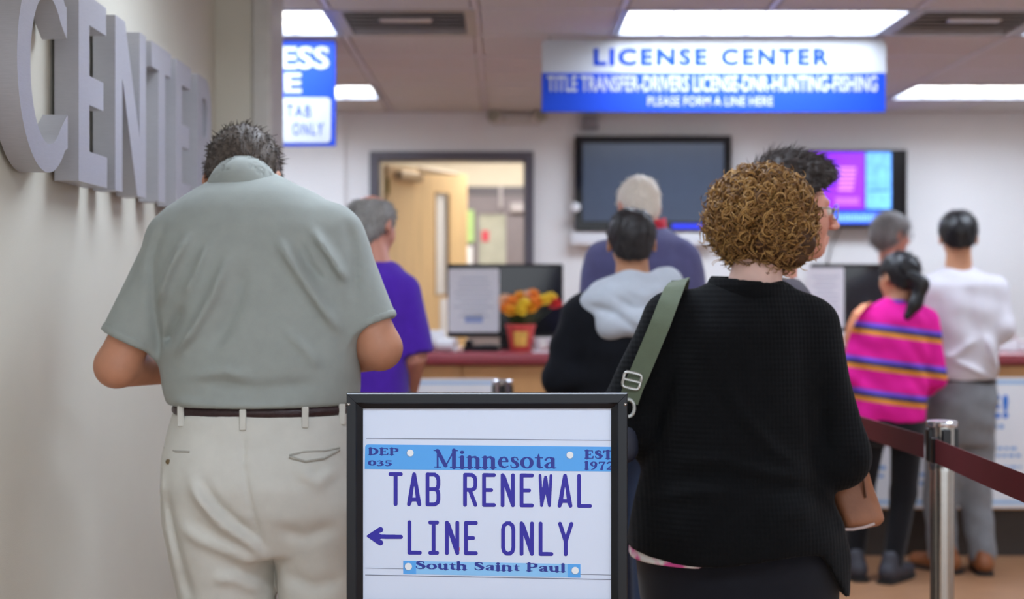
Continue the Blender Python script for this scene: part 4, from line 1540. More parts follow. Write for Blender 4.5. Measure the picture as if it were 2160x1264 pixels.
class Person:
    def __init__(self, label, cx, S, h=0.011):
        self.S, self.Y = S, F / S
        self.X = (cx - VX) / S
        self.h = h
        self.root = empty('person', (self.X, self.Y, 0), label, 'person')

    def J(self, px, py, dy=0.0):
        Y = self.Y + dy
        return np.array(((px - VX) * Y / F - self.X, dy, ZC - (py - VY) * Y / F))

    def rows(self, lst):
        out = []
        for (py, l, r, ry, oy) in lst:
            out.append((ZC - (py - VY) / self.S, (l - VX) / self.S - self.X, (r - VX) / self.S - self.X, ry, oy))
        return out

    def xz(self, pts):
        return [((a - VX) / self.S - self.X, ZC - (c - VY) / self.S) for a, c in pts]

    def put(self, name, vol_or_vq, m, parent=None, label=None):
        v, q = vol_or_vq.net() if isinstance(vol_or_vq, Vol) else vol_or_vq
        me = mesh_np(name, v, q, m, smooth=True)
        o = link(name, me, parent or self.root)
        if label:
            o['label'] = label
        return o

    # ---- body
    def body(self, skin_m, torso, head, neck, arms, legs, hand_back=(0, 0, 1), neck_r=.056, arm_r=(.050, .045, .029), hips_off=.016):
        """head = (J point, R, scale); arms = [(sh, el, wr), ...]; legs = [(hip, knee, ankle), ...]"""
        hc, R, s = head
        pts = [hc + .14, hc - .14] + [p for a in arms for p in a] + [p for l in legs for p in l] + [np.array(torso.lo), np.array(torso.hi)]
        lo = np.min(pts, 0) - .08
        hi = np.max(pts, 0) + .08
        lo[2] = 0.0
        hi[1] += .12
        v = Vol(lo, hi, self.h)
        torso.into(v, .02, off=.018)
        RT = R.T

        def fh(x, y, z):
            X, Y, Z = x - hc[0], y - hc[1], z - hc[2]
            lx = (RT[0, 0] * X + RT[0, 1] * Y + RT[0, 2] * Z) / s
            ly = (RT[1, 0] * X + RT[1, 1] * Y + RT[1, 2] * Z) / s
            lz = (RT[2, 0] * X + RT[2, 1] * Y + RT[2, 2] * Z) / s
            return head_sdf(lx, ly, lz) * s
        nb = neck
        nt = hc + R @ np.array((0, -.022, -.05)) * s
        v.rc(nb, nt, neck_r * 1.12, neck_r * .95, .04)
        for (sh, el, wr) in arms:
            v.rc(sh, el, arm_r[0], arm_r[1], .03)
            v.rc(el, wr, arm_r[1] * 1.02, arm_r[2], .012)
        for (hp, kn, an) in legs:
            v.rc(hp, kn, .080, .056, .03)
            v.rc(kn, an, .055, .036, .02)
            toe = an + np.array((0, .15, -.05))
            toe[2] = .035
            v.rc((an[0], an[1], max(an[2] - .03, .045)), toe, .034, .026, .03)
        # finer head
        v.add(fh, hc - .16 * s, hc + .16 * s, .018)
        V, Q = v.net()
        vs, qs = [V], [Q]
        nV = len(V)
        hv, hq = hand_mesh()
        for i, (sh, el, wr) in enumerate(arms):
            a = (wr - el) / np.linalg.norm(wr - el)
            zb = np.array(hand_back, float)
            zb = zb - a * (zb @ a)
            zb /= np.linalg.norm(zb)
            yb = np.cross(zb, a)
            right = i == 1
            # on the right hand the thumb lies to the left (inwards) when the palm is down
            g = hv.copy()
            q = hq
            inward = -1 if right else 1
            sgn = 1 if (yb[0] * inward) > 0 else -1
            if sgn < 0:
                g[:, 1] *= -1
                q = hq[:, ::-1]
            W = wr + g[:, :1] * a + g[:, 1:2] * yb + g[:, 2:] * zb
            vs.append(W)
            qs.append(q + nV)
            nV += len(W)
        o = self.put('body', (np.concatenate(vs), np.concatenate(qs)), skin_m)
        eye_m = mat('eye_white', (232, 228, 222), 0.15)
        for sg in (-1, 1):
            c = hc + R @ np.array((sg * .031, .0845, .006)) * s
            b = MB()
            n = 10
            b.lathe([(.012 * s * math.sin(t), -.012 * s * math.cos(t)) for t in np.linspace(.05, 3.09, 8)], n)
            e = b.build('eye', eye_m, o, tuple(c), smooth=True)
            ip = R @ np.array((0, .0112, 0)) * s
            MB().lathe([(.0055 * s, -.002), (.005 * s, .0015), (.001, .002)], 10).build('iris', mat('iris_dark', (50, 36, 28), 0.1), o, tuple(c + ip), rot=Matrix(R.tolist()).to_euler() if False else (math.radians(-90), 0, 0))
        self.head = head
        return o

    # ---- short hair
    def hair(self, m, t=.012, n=(0, -.6, .8), c=0.0, bald=None, nape=True, strand=900, slen=.028, sw=.0011, h=.006, extra=None, noise=.002, comb=(0, -.35, -.8), lift=.25, seed=3, jitter=.3, sr=None):
        hc, R, s = self.head
        v = Vol((-.14, -.17, -.16), (.14, .15, .17), h)
        def f(x, y, z):
            d = ell(x, y, z, (0, -.014, .032), (.075 + t, .097 + t, .085 + t))
            if nape:
                d = smin(d, ell(x, y, z, (0, -.062, -.036), (.060, .042, .05)), .03)
            if extra is not None:
                d = extra(x, y, z, d)
            d = smax(d, c - (x * n[0] + y * n[1] + z * n[2]), .012)
            d = smax(d, -ell(np.abs(x), y, z, (.085, -.004, -.012), (.022, .026, .036)), .008)
            if bald:
                d = smax(d, -ell(x, y, z, bald[0], bald[1]), .02)
            return d
        v.add(f, (-.14, -.17, -.16), (.14, .15, .17), 0)
        if noise:
            v.shift(wrinkle(noise, 130, seed, (1, 1, .5)))
        V, Q = v.net()
        N = vnormals(V, Q)
        r = np.random.default_rng(seed)
        tr = lambda A: hc + (A * s) @ R.T
        o = self.put('hair', (tr(V), Q), m)
        if strand:
            # keep roots on the outer side of the cap
            outer = np.einsum('ij,ij->i', N, V - np.array((0, -.014, .02))) > 0.02
            idx = np.where(outer)[0]
            idx = r.choice(idx, min(strand, len(idx) * 3))
            P0 = V[idx] - N[idx] * .002
            D = np.tile(np.array(comb, float), (len(idx), 1))
            D = D - N[idx] * np.einsum('ij,ij->i', D, N[idx])[:, None]
            D /= np.linalg.norm(D, axis=1, keepdims=True) + 1e-6
            D = D + N[idx] * lift
            SV, SQ = strands(P0, D, N[idx], slen, sw, .12, 4, seed, jitter)
            self.put('hair_strands', (tr(SV), SQ), m, o)
        return o

    # ---- garments
    def top(self, m, torso, sleeves, name='shirt', hem=None, fold=None, wr=None, cutc=None, k=.03, h=None, extra=None, hemf=None):
        """sleeves = [[(a,b,ra,rb,cut)], ...]"""
        h = h or self.h
        pts = [np.array(torso.lo) - .02, np.array(torso.hi) + .02]
        for ch in sleeves:
            for (a, b, ra, rb, cu) in ch:
                R = max(ra, rb) + .01
                pts += [a - R, a + R, b - R, b + R]
        v = Vol(np.min(pts, 0) - .03, np.max(pts, 0) + .03, h)
        torso.into(v, 0)
        for ch in sleeves:
            for (a, b, ra, rb, cu) in ch:
                v.rc(a, b, ra, rb, k, cu)
        if extra:
            extra(v)
        if wr:
            v.shift(wr)
        if fold:
            v.shift(fold)
        if hem is not None:
            v.cut(lambda x, y, z: hem - z + 0 * x + 0 * y, .004)
        if hemf is not None:
            v.cut(hemf, .004)
        if cutc is not None:
            v.cut(cutc, .006)
        return self.put(name, v, m)

    def trousers(self, m, lofts, legs, r=(.098, .078, .064), fold=None, wr=None, top=None, h=None, k=.025):
        h = h or self.h
        pts = []
        for l in lofts:
            pts += [np.array(l.lo) - .02, np.array(l.hi) + .02]
        for lg in legs:
            for p in lg:
                pts += [p - .12, p + .12]
        lo = np.min(pts, 0) - .02
        lo[2] = max(lo[2], .03)
        v = Vol(lo, np.max(pts, 0) + .02, h)
        for l in lofts:
            l.into(v, k)
        for (hp, kn, an) in legs:
            v.rc(hp, kn, r[0], r[1], .03)
            v.rc(kn, an, r[1], r[2], .02)
            if an[2] < .12:
                v.cut(lambda x, y, z: .045 - z + 0 * x + 0 * y, .01)
        if wr:
            v.shift(wr)
        if fold:
            v.shift(fold)
        if top is not None:
            v.cut(lambda x, y, z: z - top + 0 * x + 0 * y, .004)
        return self.put('trousers', v, m)

    def shoes(self, m, ankles, yaws=(0, 0), L=.27, sole_m=None):
        for an, yw in zip(ankles, yaws):
            v = Vol((-.08, -.12, -.002), (.08, .24, .14), .007)
            v.rc((0, -.055, .045), (0, .03, .05), .04, .042, .02)
            v.rc((0, .03, .045), (0, .15, .033), .043, .036, .03)
            v.rc((0, -.045, .06), (0, -.03, .11), .042, .038, .02)
            v.cut(lambda x, y, z: .012 - z + 0 * x + 0 * y, .004)
            V, Q = v.net()
            me = mesh_np('shoe', V, Q, m, smooth=True)
            o = link('shoe', me, self.root, (an[0], an[1], 0), (0, 0, math.radians(yw)))
            poly = [(x, y) for x, y in ((-.036, -.095), (0, -.104), (.036, -.095), (.042, 0), (.046, .10), (.036, .165), (0, .19), (-.036, .165), (-.046, .10), (-.042, 0))]
            n = len(poly)
            MB().add([(x, y, 0.001) for x, y in poly] + [(x, y, .018) for x, y in poly],
                     [tuple(range(n)), tuple(range(2 * n - 1, n - 1, -1))] + [(i, (i + 1) % n, n + (i + 1) % n, n + i) for i in range(n)]).build('sole', sole_m or mat('sole_dark', (30, 28, 28), 0.7), o)


def cloth(name, rgb, var=0.05, bump=0.25, bscale=700, rough=0.85, sheen=0.15, scale=30):
    return mat(name, rgb, rough, var=var, scale=scale, bump=bump, bscale=bscale, sheen=sheen, spec=0.2)


def cutplane(a, b, t):
    """plane across segment a->b at fraction t, keeping the a side"""
    d = (b - a) / np.linalg.norm(b - a)
    return (a + (b - a) * t, d)


SK1 = skin('skin_tanned', (196, 138, 108))
SK2 = skin('skin_pale', (226, 186, 170))
SK3 = skin('skin_ruddy', (214, 150, 128))
SK4 = skin('skin_olive', (196, 142, 108))
M_shoe = mat('shoe_black', (22, 22, 24), 0.5)
M_bshoe = mat('shoe_brown', (140, 84, 48), 0.45)

# ------------------------------------------------------------------ man in grey polo
p = Person('man seen from behind in grey polo shirt and pale trousers, head bowed', 548, 900, .009)
J = p.J
M_polo = cloth('polo_grey_green', (158, 164, 158), var=0.04, bump=0.3, bscale=900)
TR = Loft(p.rows([(356, 464, 564, .055, .085), (370, 446, 590, .078, .07), (389, 420, 628, .098, .052), (410, 386, 672, .114, .036), (440, 357, 712, .128, .02), (480, 338, 738, .138, .005), (530, 332, 748, .146, 0),
                  (620, 338, 756, .152, 0), (720, 344, 758, .155, 0), (790, 343, 758, .156, 0), (828, 349, 756, .154, 0), (846, 358, 752, .149, 0), (870, 368, 745, .142, 0)]), 2.4)
shL, elL, wrL = J(372, 518, .0), J(246, 772, -.02), J(372, 782, .21)
shR, elR, wrR = J(706, 500, .0), J(802, 735, -.02), J(705, 765, .21)
hipL, hipR = J(462, 1000, 0), J(650, 1000, 0)
knL, knR = J(480, 1380, .02), J(668, 1380, .02)
anL, anR = np.array((*J(478, 1740)[:2], .08)), np.array((*J(668, 1740)[:2], .08))
hR = rotm(0, 54, 0)
p.body(SK1, TR, (J(512, 386, .17), hR, 1.08), J(512, 400, .04), [(shL, elL, wrL), (shR, elR, wrR)], [(hipL, knL, anL), (hipR, knR, anR)], neck_r=.062, arm_r=(.048, .05, .032))
p.hair(mat('hair_grey_brown', (96, 86, 78), 0.6, var=0.45, scale=160), t=.010, n=(0, -.60, .80), c=-.002, nape=False, strand=2600, slen=.024, sw=.0014, h=.005, comb=(.35, -.3, -.8), lift=.02, seed=5, noise=.003)
fl_ = folds([(p.xz([(512, 535), (480, 620), (438, 692), (385, 752)]), 0.0239, .013), (p.xz([(432, 490), (385, 570), (352, 650)]), 0.0217, .012),
             (p.xz([(470, 510), (440, 580), (415, 630)]), 0.0130, .010),
             (p.xz([(600, 500), (644, 569), (695, 646), (732, 705)]), 0.0217, .012), (p.xz([(670, 485), (712, 545), (742, 600)]), 0.0217, .011),
             (p.xz([(640, 505), (665, 560), (700, 605)]), -0.0130, .012),
             (p.xz([(365, 468), (338, 548), (342, 660), (348, 760)]), -.010, .012), (p.xz([(735, 460), (752, 540), (757, 640)]), -.009, .012),
             (p.xz([(415, 640), (385, 690), (362, 730)]), -0.0152, .014), (p.xz([(545, 560), (520, 650), (470, 740)]), -0.0130, .018),
             (p.xz([(620, 690), (670, 740), (690, 770)]), 0.0087, .010), (p.xz([(420, 790), (500, 775), (560, 790)]), 0.0087, .012),
             (p.xz([(440, 800), (560, 812), (700, 800)]), -0.0087, .016), (p.xz([(370, 838), (460, 846), (560, 850), (700, 842)]), 0.0130, .012)], .06)
shirt = p.top(M_polo, TR, [[(shL, elL, .070, .067, cutplane(shL, elL, .80))], [(shR, elR, .068, .062, cutplane(shR, elR, .80))]], 'polo_shirt', fold=fl_, wr=wrinkle(.0022, 26, 11, (1, 1, .7)), h=.007, k=.045,
              hem=J(0, 852)[2])
# sleeve hems and collar
for sh_, el_, r in ((shL, elL, .0695), (shR, elR, .0645)):
    a = sh_ + (el_ - sh_) * .74
    c = sh_ + (el_ - sh_) * .805
    d = (el_ - sh_) / np.linalg.norm(el_ - sh_)
    v = Vol(np.minimum(a, c) - .1, np.maximum(a, c) + .1, .006)
    v.add(lambda x, y, z: np.maximum(np.maximum(rcone(x, y, z, sh_, el_, .0715, r), (a[0] - x) * d[0] + (a[1] - y) * d[1] + (a[2] - z) * d[2]),
                                     (x - c[0]) * d[0] + (y - c[1]) * d[1] + (z - c[2]) * d[2]), np.minimum(a, c) - .09, np.maximum(a, c) + .09, 0)
    p.put('sleeve_hem', v, M_polo, shirt)
na, nb_ = J(513, 408, .05), J(514, 388, .092)
v = Vol(na - .14, nb_ + .14, .006)
dn_ = (nb_ - na) / np.linalg.norm(nb_ - na)
v.add(lambda x, y, z: smax(smax(rcone(x, y, z, na, nb_, .089, .079), (x - nb_[0]) * dn_[0] + (y - nb_[1]) * dn_[1] + (z - nb_[2]) * dn_[2], .008), -rcone(x, y, z, na, nb_ + dn_ * .05, .080, .070), .004), na - .12, nb_ + .12, 0)
p.put('collar', v, M_polo, shirt)
M_chino = cloth('chino_stone', (212, 211, 202), var=0.03, bump=0.15, bscale=900)
HP = Loft(p.rows([(862, 370, 745, .142, 0), (900, 360, 752, .152, 0), (960, 350, 764, .166, -.005), (1015, 347, 770, .172, -.01), (1070, 349, 772, .166, -.008), (1120, 356, 772, .15, 0), (1160, 372, 768, .13, 0)]), 2.5)
LL = Loft(p.rows([(1020, 350, 545, .13, -.012), (1100, 352, 566, .142, -.005), (1180, 361, 578, .135, 0), (1264, 379, 582, .125, 0), (1360, 395, 576, .11, .01), (1500, 403, 565, .10, .0), (1755, 412, 548, .085, .0)]), 2.2)
RL = Loft(p.rows([(1020, 570, 768, .13, -.012), (1100, 556, 774, .142, -.005), (1180, 584, 776, .135, 0), (1264, 590, 770, .125, 0), (1360, 592, 764, .11, .01), (1500, 596, 752, .10, .0), (1755, 604, 738, .085, .0)]), 2.2)
fl2 = folds([(p.xz([(432, 985), (455, 1030), (500, 1085), (560, 1125), (580, 1165)]), 0.0192, .014), (p.xz([(450, 985), (490, 1045), (545, 1095), (585, 1145)]), -0.0160, .012),
             (p.xz([(400, 1080), (450, 1115), (520, 1145), (570, 1175)]), 0.0144, .016), (p.xz([(470, 1195), (520, 1200), (570, 1235)]), 0.0112, .014),
             (p.xz([(370, 1010), (385, 1100), (410, 1200), (430, 1264)]), -0.0112, .014), (p.xz([(360, 960), (372, 1080), (395, 1200)]), 0.0080, .010),
             (p.xz([(538, 880), (540, 960), (560, 1060), (580, 1150)]), -0.0096, .006), (p.xz([(600, 1090), (660, 1110), (730, 1090)]), -0.0096, .018), (p.xz([(610, 1190), (680, 1215), (735, 1200)]), -0.0096, .018),
             (p.xz([(640, 965), (690, 1000), (725, 970)]), 0.0096, .014)], .1)
tr = p.trousers(M_chino, [HP, LL, RL], [], fold=fl2, wr=wrinkle(.002, 22, 4), h=.0075, k=.012)
# belt, loops, pockets
BL = Loft(p.rows([(848, 367, 747, .147, 0), (873, 367, 747, .147, 0)]), 2.5)
v = Vol(np.array(BL.lo) - .03, np.array(BL.hi) + .03, .005)
v.add(lambda x, y, z: np.maximum(BL.f(x, y, z), -.008 - BL.f(x, y, z)), BL.lo, BL.hi, 0)
bo = p.put('belt', v, mat('belt_leather_brown', (52, 32, 34), 0.4, var=0.2, scale=120, bump=0.5, bscale=260), None)
w3 = J(560, 861)
MB().box(-.028, .028, 0, .006, -.019, .019, .003).build('buckle', M_chrome, bo, (w3[0], .148, w3[2]))
for (px, py) in ((403, 868), (537, 872), (661, 868), (730, 866)):
    q = J(px, py)
    yb = BL.back(q[0], BL.z[80]) - .004
    MB().box(-.0075, .0075, -.004, .003, -.026, .022, .002).build('belt_loop', M_chino, tr, (q[0], yb, q[2]))


def pocket_line(pts, r, m, name, loft, off=.002, par=tr):
    P3 = []
    for (px, py) in pts:
        q = J(px, py)
        P3.append((q[0], loft.back(q[0], q[2]) - off, q[2]))
    return MB().tube(P3, r, 6).build(name, m, par, smooth=True)


M_seam = mat('chino_seam', (176, 174, 164), 0.9)
pocket_line([(362, 938), (395, 940), (428, 939)], .0022, M_seam, 'pocket_welt', HP)
pocket_line([(632, 944), (660, 938), (700, 938), (728, 934)], .0024, M_seam, 'pocket_welt', HP)
pocket_line([(632, 946), (665, 956), (700, 952), (728, 938)], .0024, M_seam, 'pocket_welt', HP, .006)
q = J(379, 962)
MB().lathe([(.006, 0), (.006, .002), (.002, .003)], 12).build('button', mat('button_brown', (110, 92, 60), 0.4), tr, (q[0], HP.back(q[0], q[2]) - .004, q[2]), rot=(math.radians(90), 0, 0))
p.shoes(M_bshoe, [anL, anR], (6, -6))

# ------------------------------------------------------------------ curly-haired woman in black cardigan
p = Person('woman with curly light brown hair in a black knit cardigan', 1560, 880, .009)
J = p.J
m = mat('cardigan_black_knit', (13, 14, 16), 0.95, var=0.15, scale=20, spec=0.15, sheen=0.0)
nt = m.node_tree
tc = nt.nodes.new('ShaderNodeTexCoord')
sep = nt.nodes.new('ShaderNodeSeparateXYZ')
nt.links.new(tc.outputs['Object'], sep.inputs[0])


def sinw(sock, freq):
    a = nt.nodes.new('ShaderNodeMath'); a.operation = 'MULTIPLY'; a.inputs[1].default_value = freq
    nt.links.new(sock, a.inputs[0])
    c = nt.nodes.new('ShaderNodeMath'); c.operation = 'SINE'
    nt.links.new(a.outputs[0], c.inputs[0])
    return c.outputs[0]


s1, s2_ = sinw(sep.outputs['X'], 2 * math.pi / .0095), sinw(sep.outputs['Z'], 2 * math.pi / .012)
ad = nt.nodes.new('ShaderNodeMath'); ad.operation = 'ADD'
nt.links.new(s1, ad.inputs[0]); nt.links.new(s2_, ad.inputs[1])
bp = nt.nodes.new('ShaderNodeBump'); bp.inputs['Strength'].default_value = 0.2; bp.inputs['Distance'].default_value = .002
nt.links.new(ad.outputs[0], bp.inputs['Height'])
nt.links.new(bp.outputs['Normal'], nt.nodes['Principled BSDF'].inputs['Normal'])
nt.nodes['Principled BSDF'].inputs['Sheen Weight'].default_value = 0.03
M_card = m
TW = Loft(p.rows([(592, 1505, 1662, .065, .02), (612, 1470, 1672, .085, .015), (645, 1428, 1692, .11, .01), (690, 1408, 1708, .135, .005), (760, 1400, 1712, .15, 0), (850, 1388, 1712, .165, 0), (940, 1370, 1712, .175, 0),
                  (1000, 1352, 1722, .185, -.01), (1060, 1335, 1745, .20, -.02), (1110, 1324, 1768, .205, -.025), (1165, 1318, 1782, .20, -.02), (1255, 1316, 1786, .195, -.02)]), 2.3)
shL, elL, wrL = J(1418, 680, 0), J(1322, 890, -.02), J(1430, 950, .15)
shR, elR, wrR = J(1700, 690, 0), J(1768, 965, -.04), J(1690, 985, .15)
hipL, hipR = J(1470, 1120, 0), J(1650, 1120, 0)
knL, knR = J(1480, 1420, .02), J(1640, 1420, .02)
anL, anR = np.array((*J(1485, 1700)[:2], .08)), np.array((*J(1635, 1700)[:2], .08))
TWb = Loft(p.rows([(600, 1515, 1650, .06, .02), (645, 1440, 1680, .10, .01), (760, 1410, 1700, .14, 0), (940, 1385, 1700, .16, 0), (1100, 1360, 1730, .165, -.01), (1200, 1370, 1735, .15, -.01)]), 2.3)
p.body(SK2, TWb, (J(1610, 470, .05), rotm(-16, 8, 0), .98), J(1590, 610, .015), [(shL, elL, wrL), (shR, elR, wrR)], [(hipL, knL, anL), (hipR, knR, anR)], neck_r=.058)
hemz = J(0, 1153)[2]


def hem_w(x, y, z):
    # left of the drape the hem sits higher, the right side falls longer
    t = np.clip((x - (1690 - VX) / 880 + p.X) / .09, 0, 1)
    return (hemz + .012 * np.sin(x * 14) - .10 * t * t * (3 - 2 * t)) - z + 0 * y


flw = folds([(p.xz([(1500, 770), (1545, 870), (1600, 930), (1680, 980)]), .010, .018), (p.xz([(1400, 960), (1500, 950), (1580, 975), (1700, 995)]), .010, .014),
             (p.xz([(1370, 1000), (1480, 985), (1600, 1010), (1700, 1020)]), -.008, .016), (p.xz([(1350, 1035), (1450, 1015), (1540, 1010)]), .009, .014),
             (p.xz([(1700, 1000), (1745, 1050), (1770, 1120)]), .008, .016), (p.xz([(1560, 1110), (1620, 1060), (1700, 1045)]), .006, .018),
             (p.xz([(1410, 780), (1400, 860), (1380, 930)]), -.008, .016), (p.xz([(1712, 790), (1720, 880), (1722, 950)]), -.012, .016)], .1)
ca = p.top(M_card, TW, [[(shL, elL, .078, .066, None), (elL, wrL, .064, .05, cutplane(elL, wrL, .95))], [(shR, elR, .080, .070, None), (elR, wrR, .068, .05, cutplane(elR, wrR, .95))]], 'cardigan',
           fold=flw, wr=wrinkle(.003, 20, 21, (1, 1, .8)), h=.008, k=.04, hemf=hem_w)
na, nb_ = J(1578, 622, .015), J(1584, 588, .02)
v = Vol(na - .16, nb_ + .16, .006)
dn_ = np.array((.10, -.05, .99))
v.add(lambda x, y, z: smax(smax(smax(rcone(x, y, z, na, nb_, .104, .094), (x - nb_[0]) * dn_[0] + (y - nb_[1]) * dn_[1] + (z - nb_[2]) * dn_[2], .012), -rcone(x, y, z, na, nb_ + dn_ * .06, .086, .082), .006),
                           (na[2] - .03) - z + 0 * x + 0 * y, .01), na - .13, nb_ + .13, 0)
p.put('roll_collar', v, M_card, ca)
# pink and white edge of the blouse under the cardigan
BLO = Loft(p.rows([(1100, 1328, 1768, .192, -.02), (1175, 1325, 1776, .192, -.02)]), 2.3)
v = Vol(np.array(BLO.lo) - .02, np.array(BLO.hi) + .02, .006)
BLO.into(v, 0)
zl = J(0, 1168)[2]
v.cut(lambda x, y, z: (zl + .030 * np.clip((x + .13) / .1, 0, 1.5)) - z + 0 * y, .002)
m = mat('blouse_white_pink', (238, 226, 228), 0.8)
nt = m.node_tree
rp = [n for n in nt.nodes if n.type == 'VALTORGB'][0]
rp.color_ramp.elements[0].color = lin((240, 240, 238)) + (1,)
rp.color_ramp.elements[1].color = lin((236, 96, 176)) + (1,)
rp.color_ramp.elements[0].position = .42
rp.color_ramp.elements[1].position = .5
[n for n in nt.nodes if n.type == 'TEX_NOISE'][0].inputs['Scale'].default_value = 9
p.put('blouse_hem', v, m)
M_nj = cloth('trousers_navy_black', (18, 21, 30), var=0.1)
HW = Loft(p.rows([(1100, 1345, 1755, .175, -.01), (1165, 1340, 1765, .18, -.01), (1260, 1350, 1765, .165, 0), (1330, 1375, 1750, .14, 0)]), 2.4)
p.trousers(M_nj, [HW], [(hipL, knL, anL), (hipR, knR, anR)], r=(.105, .085, .07), h=.010)
p.shoes(M_shoe, [anL, anR], (8, -8))
# ---- curls
hc, R, s = p.head
C0 = J(1605, 456, .035)
rad = np.array((.120, .128, .118))


def curl_shape(D):
    """surface radius of the hairdo along unit directions D"""
    low = np.clip(-D[:, 2], 0, 1)
    side = D[:, 0]
    return np.ones(len(D)) + .10 * low * np.clip(side, -.2, 1) + .05 * np.clip(-D[:, 1], 0, 1) * low


v = Vol(C0 - .19, C0 + .19, .008)
v.el(C0, rad * .93, 0)
v.el(C0 + np.array((.03, -.02, -.06)), (.098, .09, .075), .03)
v.shift(wrinkle(.007, 60, 8))
# open the face side
fd = R @ np.array((0, 1, 0))
fcut = hc + R @ np.array((0, .075, -.03))
v.cut(lambda x, y, z: -(ell(x, y, z, tuple(fcut), (.075, .085, .10))), .01)
Mc = mat('hair_curly_base', (74, 46, 22), 0.6, var=0.35, scale=90)
ho = p.put('hair', v, Mc)
mcl = bpy.data.materials.new('hair_curl_strands')
mcl.use_nodes = True
nt = mcl.node_tree
b_ = nt.nodes['Principled BSDF']
b_.inputs['Roughness'].default_value = 0.42
b_.inputs['Specular IOR Level'].default_value = 0.4
at = nt.nodes.new('ShaderNodeAttribute')
at.attribute_name = 'lock_tone'
rp = nt.nodes.new('ShaderNodeValToRGB')
rp.color_ramp.elements[0].color = lin((88, 58, 32)) + (1,)
rp.color_ramp.elements[1].color = lin((206, 164, 98)) + (1,)
e = rp.color_ramp.elements.new(.5)
e.color = lin((150, 108, 58)) + (1,)
nt.links.new(at.outputs['Fac'], rp.inputs['Fac'])
nt.links.new(rp.outputs['Color'], b_.inputs['Base Color'])


def curls(n, seed):
    r = np.random.default_rng(seed)
    D = r.normal(size=(n * 3, 3))
    D /= np.linalg.norm(D, axis=1, keepdims=True)
    # leave the face and the neck free
    fdn = fd / np.linalg.norm(fd)
    face = (D @ fdn > .62) & (D[:, 2] < .55)
    under = D[:, 2] < -.88
    D = D[~face & ~under][:n]
    n = len(D)
    base = C0 + D * rad * (curl_shape(D) * r.uniform(.86, 1.03, n))[:, None]
    down = np.array((0, 0, -1.0))
    Tn = down - D * (D @ down)[:, None]
    Tn /= np.linalg.norm(Tn, axis=1, keepdims=True) + 1e-6
    ax = Tn * r.uniform(.4, 1.0, n)[:, None] + D * r.uniform(-.10, .45, n)[:, None] + r.normal(size=(n, 3)) * .45
    ax /= np.linalg.norm(ax, axis=1, keepdims=True)
    U = np.cross(ax, D)
    U /= np.linalg.norm(U, axis=1, keepdims=True) + 1e-6
    W = np.cross(ax, U)
    L = r.uniform(.03, .065, n)
    rc_ = r.uniform(.006, .0125, n)
    turns = L / r.uniform(.016, .028, n)
    ph = r.uniform(0, 6.28, n)
    hand = r.choice((-1, 1), n)
    seg = 22
    tr_ = r.uniform(.0011, .0021, n)
    allV, tone = [], []
    for st in range(2):
        ring = []
        for i in range(seg + 1):
            t = i / seg
            a = hand * (ph + st * .55 + 6.283 * turns * t)
            rr = rc_ * (0.55 + .45 * math.sin(math.pi * min(t * 1.4, 1) * .5)) * (1 + .25 * st)
            c = base + ax * (L * (t - .35))[:, None] + (U * np.cos(a)[:, None] + W * np.sin(a)[:, None]) * rr[:, None] + np.array((0, 0, -.012)) * t * t
            ring.append(c)
        ring = np.stack(ring, 1)                  # n, seg+1, 3
        tg = np.gradient(ring, axis=1)
        tg /= np.linalg.norm(tg, axis=2, keepdims=True) + 1e-9
        s_ = np.cross(tg, ax[:, None, :])
        s_ /= np.linalg.norm(s_, axis=2, keepdims=True) + 1e-9
        u_ = np.cross(s_, tg)
        taper = (1 - .7 * np.linspace(0, 1, seg + 1) ** 3)[None, :, None]
        pts = []
        for k in range(4):
            an = 1.5708 * k
            pts.append(ring + (s_ * math.cos(an) + u_ * math.sin(an)) * tr_[:, None, None] * taper)
        Vv = np.stack(pts, 2)                     # n, seg+1, 4, 3
        allV.append(Vv.reshape(n, -1, 3))
        tone.append(r.uniform(0, 1, n))
    m_ = (seg + 1) * 4
    fq = np.array([(i * 4 + k, i * 4 + (k + 1) % 4, (i + 1) * 4 + (k + 1) % 4, (i + 1) * 4 + k) for i in range(seg) for k in range(4)])
    VV = np.concatenate(allV)
    Fq = (fq[None] + (np.arange(len(VV)) * m_)[:, None, None]).reshape(-1, 4)
    tt = np.repeat(np.concatenate(tone), m_)
    return VV.reshape(-1, 3), Fq, tt


V, Q, T = curls(2300, 31)
me = mesh_np('curl_strands', V, Q, mcl, smooth=True)
a_ = me.attributes.new('lock_tone', 'FLOAT', 'POINT')
if len(me.vertices) == len(T):
    a_.data.foreach_set('value', T.astype(np.float32))
link('curl_strands', me, ho)
p_curly = p

# ------------------------------------------------------------------ her shoulder bag (olive strap) and tan handbag
M_olive = cloth('strap_olive', (98, 108, 88), var=0.05, bump=0.4, bscale=500, rough=0.8)
sb = empty('shoulder_bag', tuple(J(1330, 1010, -.12) + np.array((p.X, p.Y, 0))), 'dark shoulder bag with olive green strap over the black cardigan', 'bag')
o0 = np.array(sb.location)


def Wp(px, py, dy):
    return J(px, py, dy) + np.array((p.X, p.Y, 0)) - o0


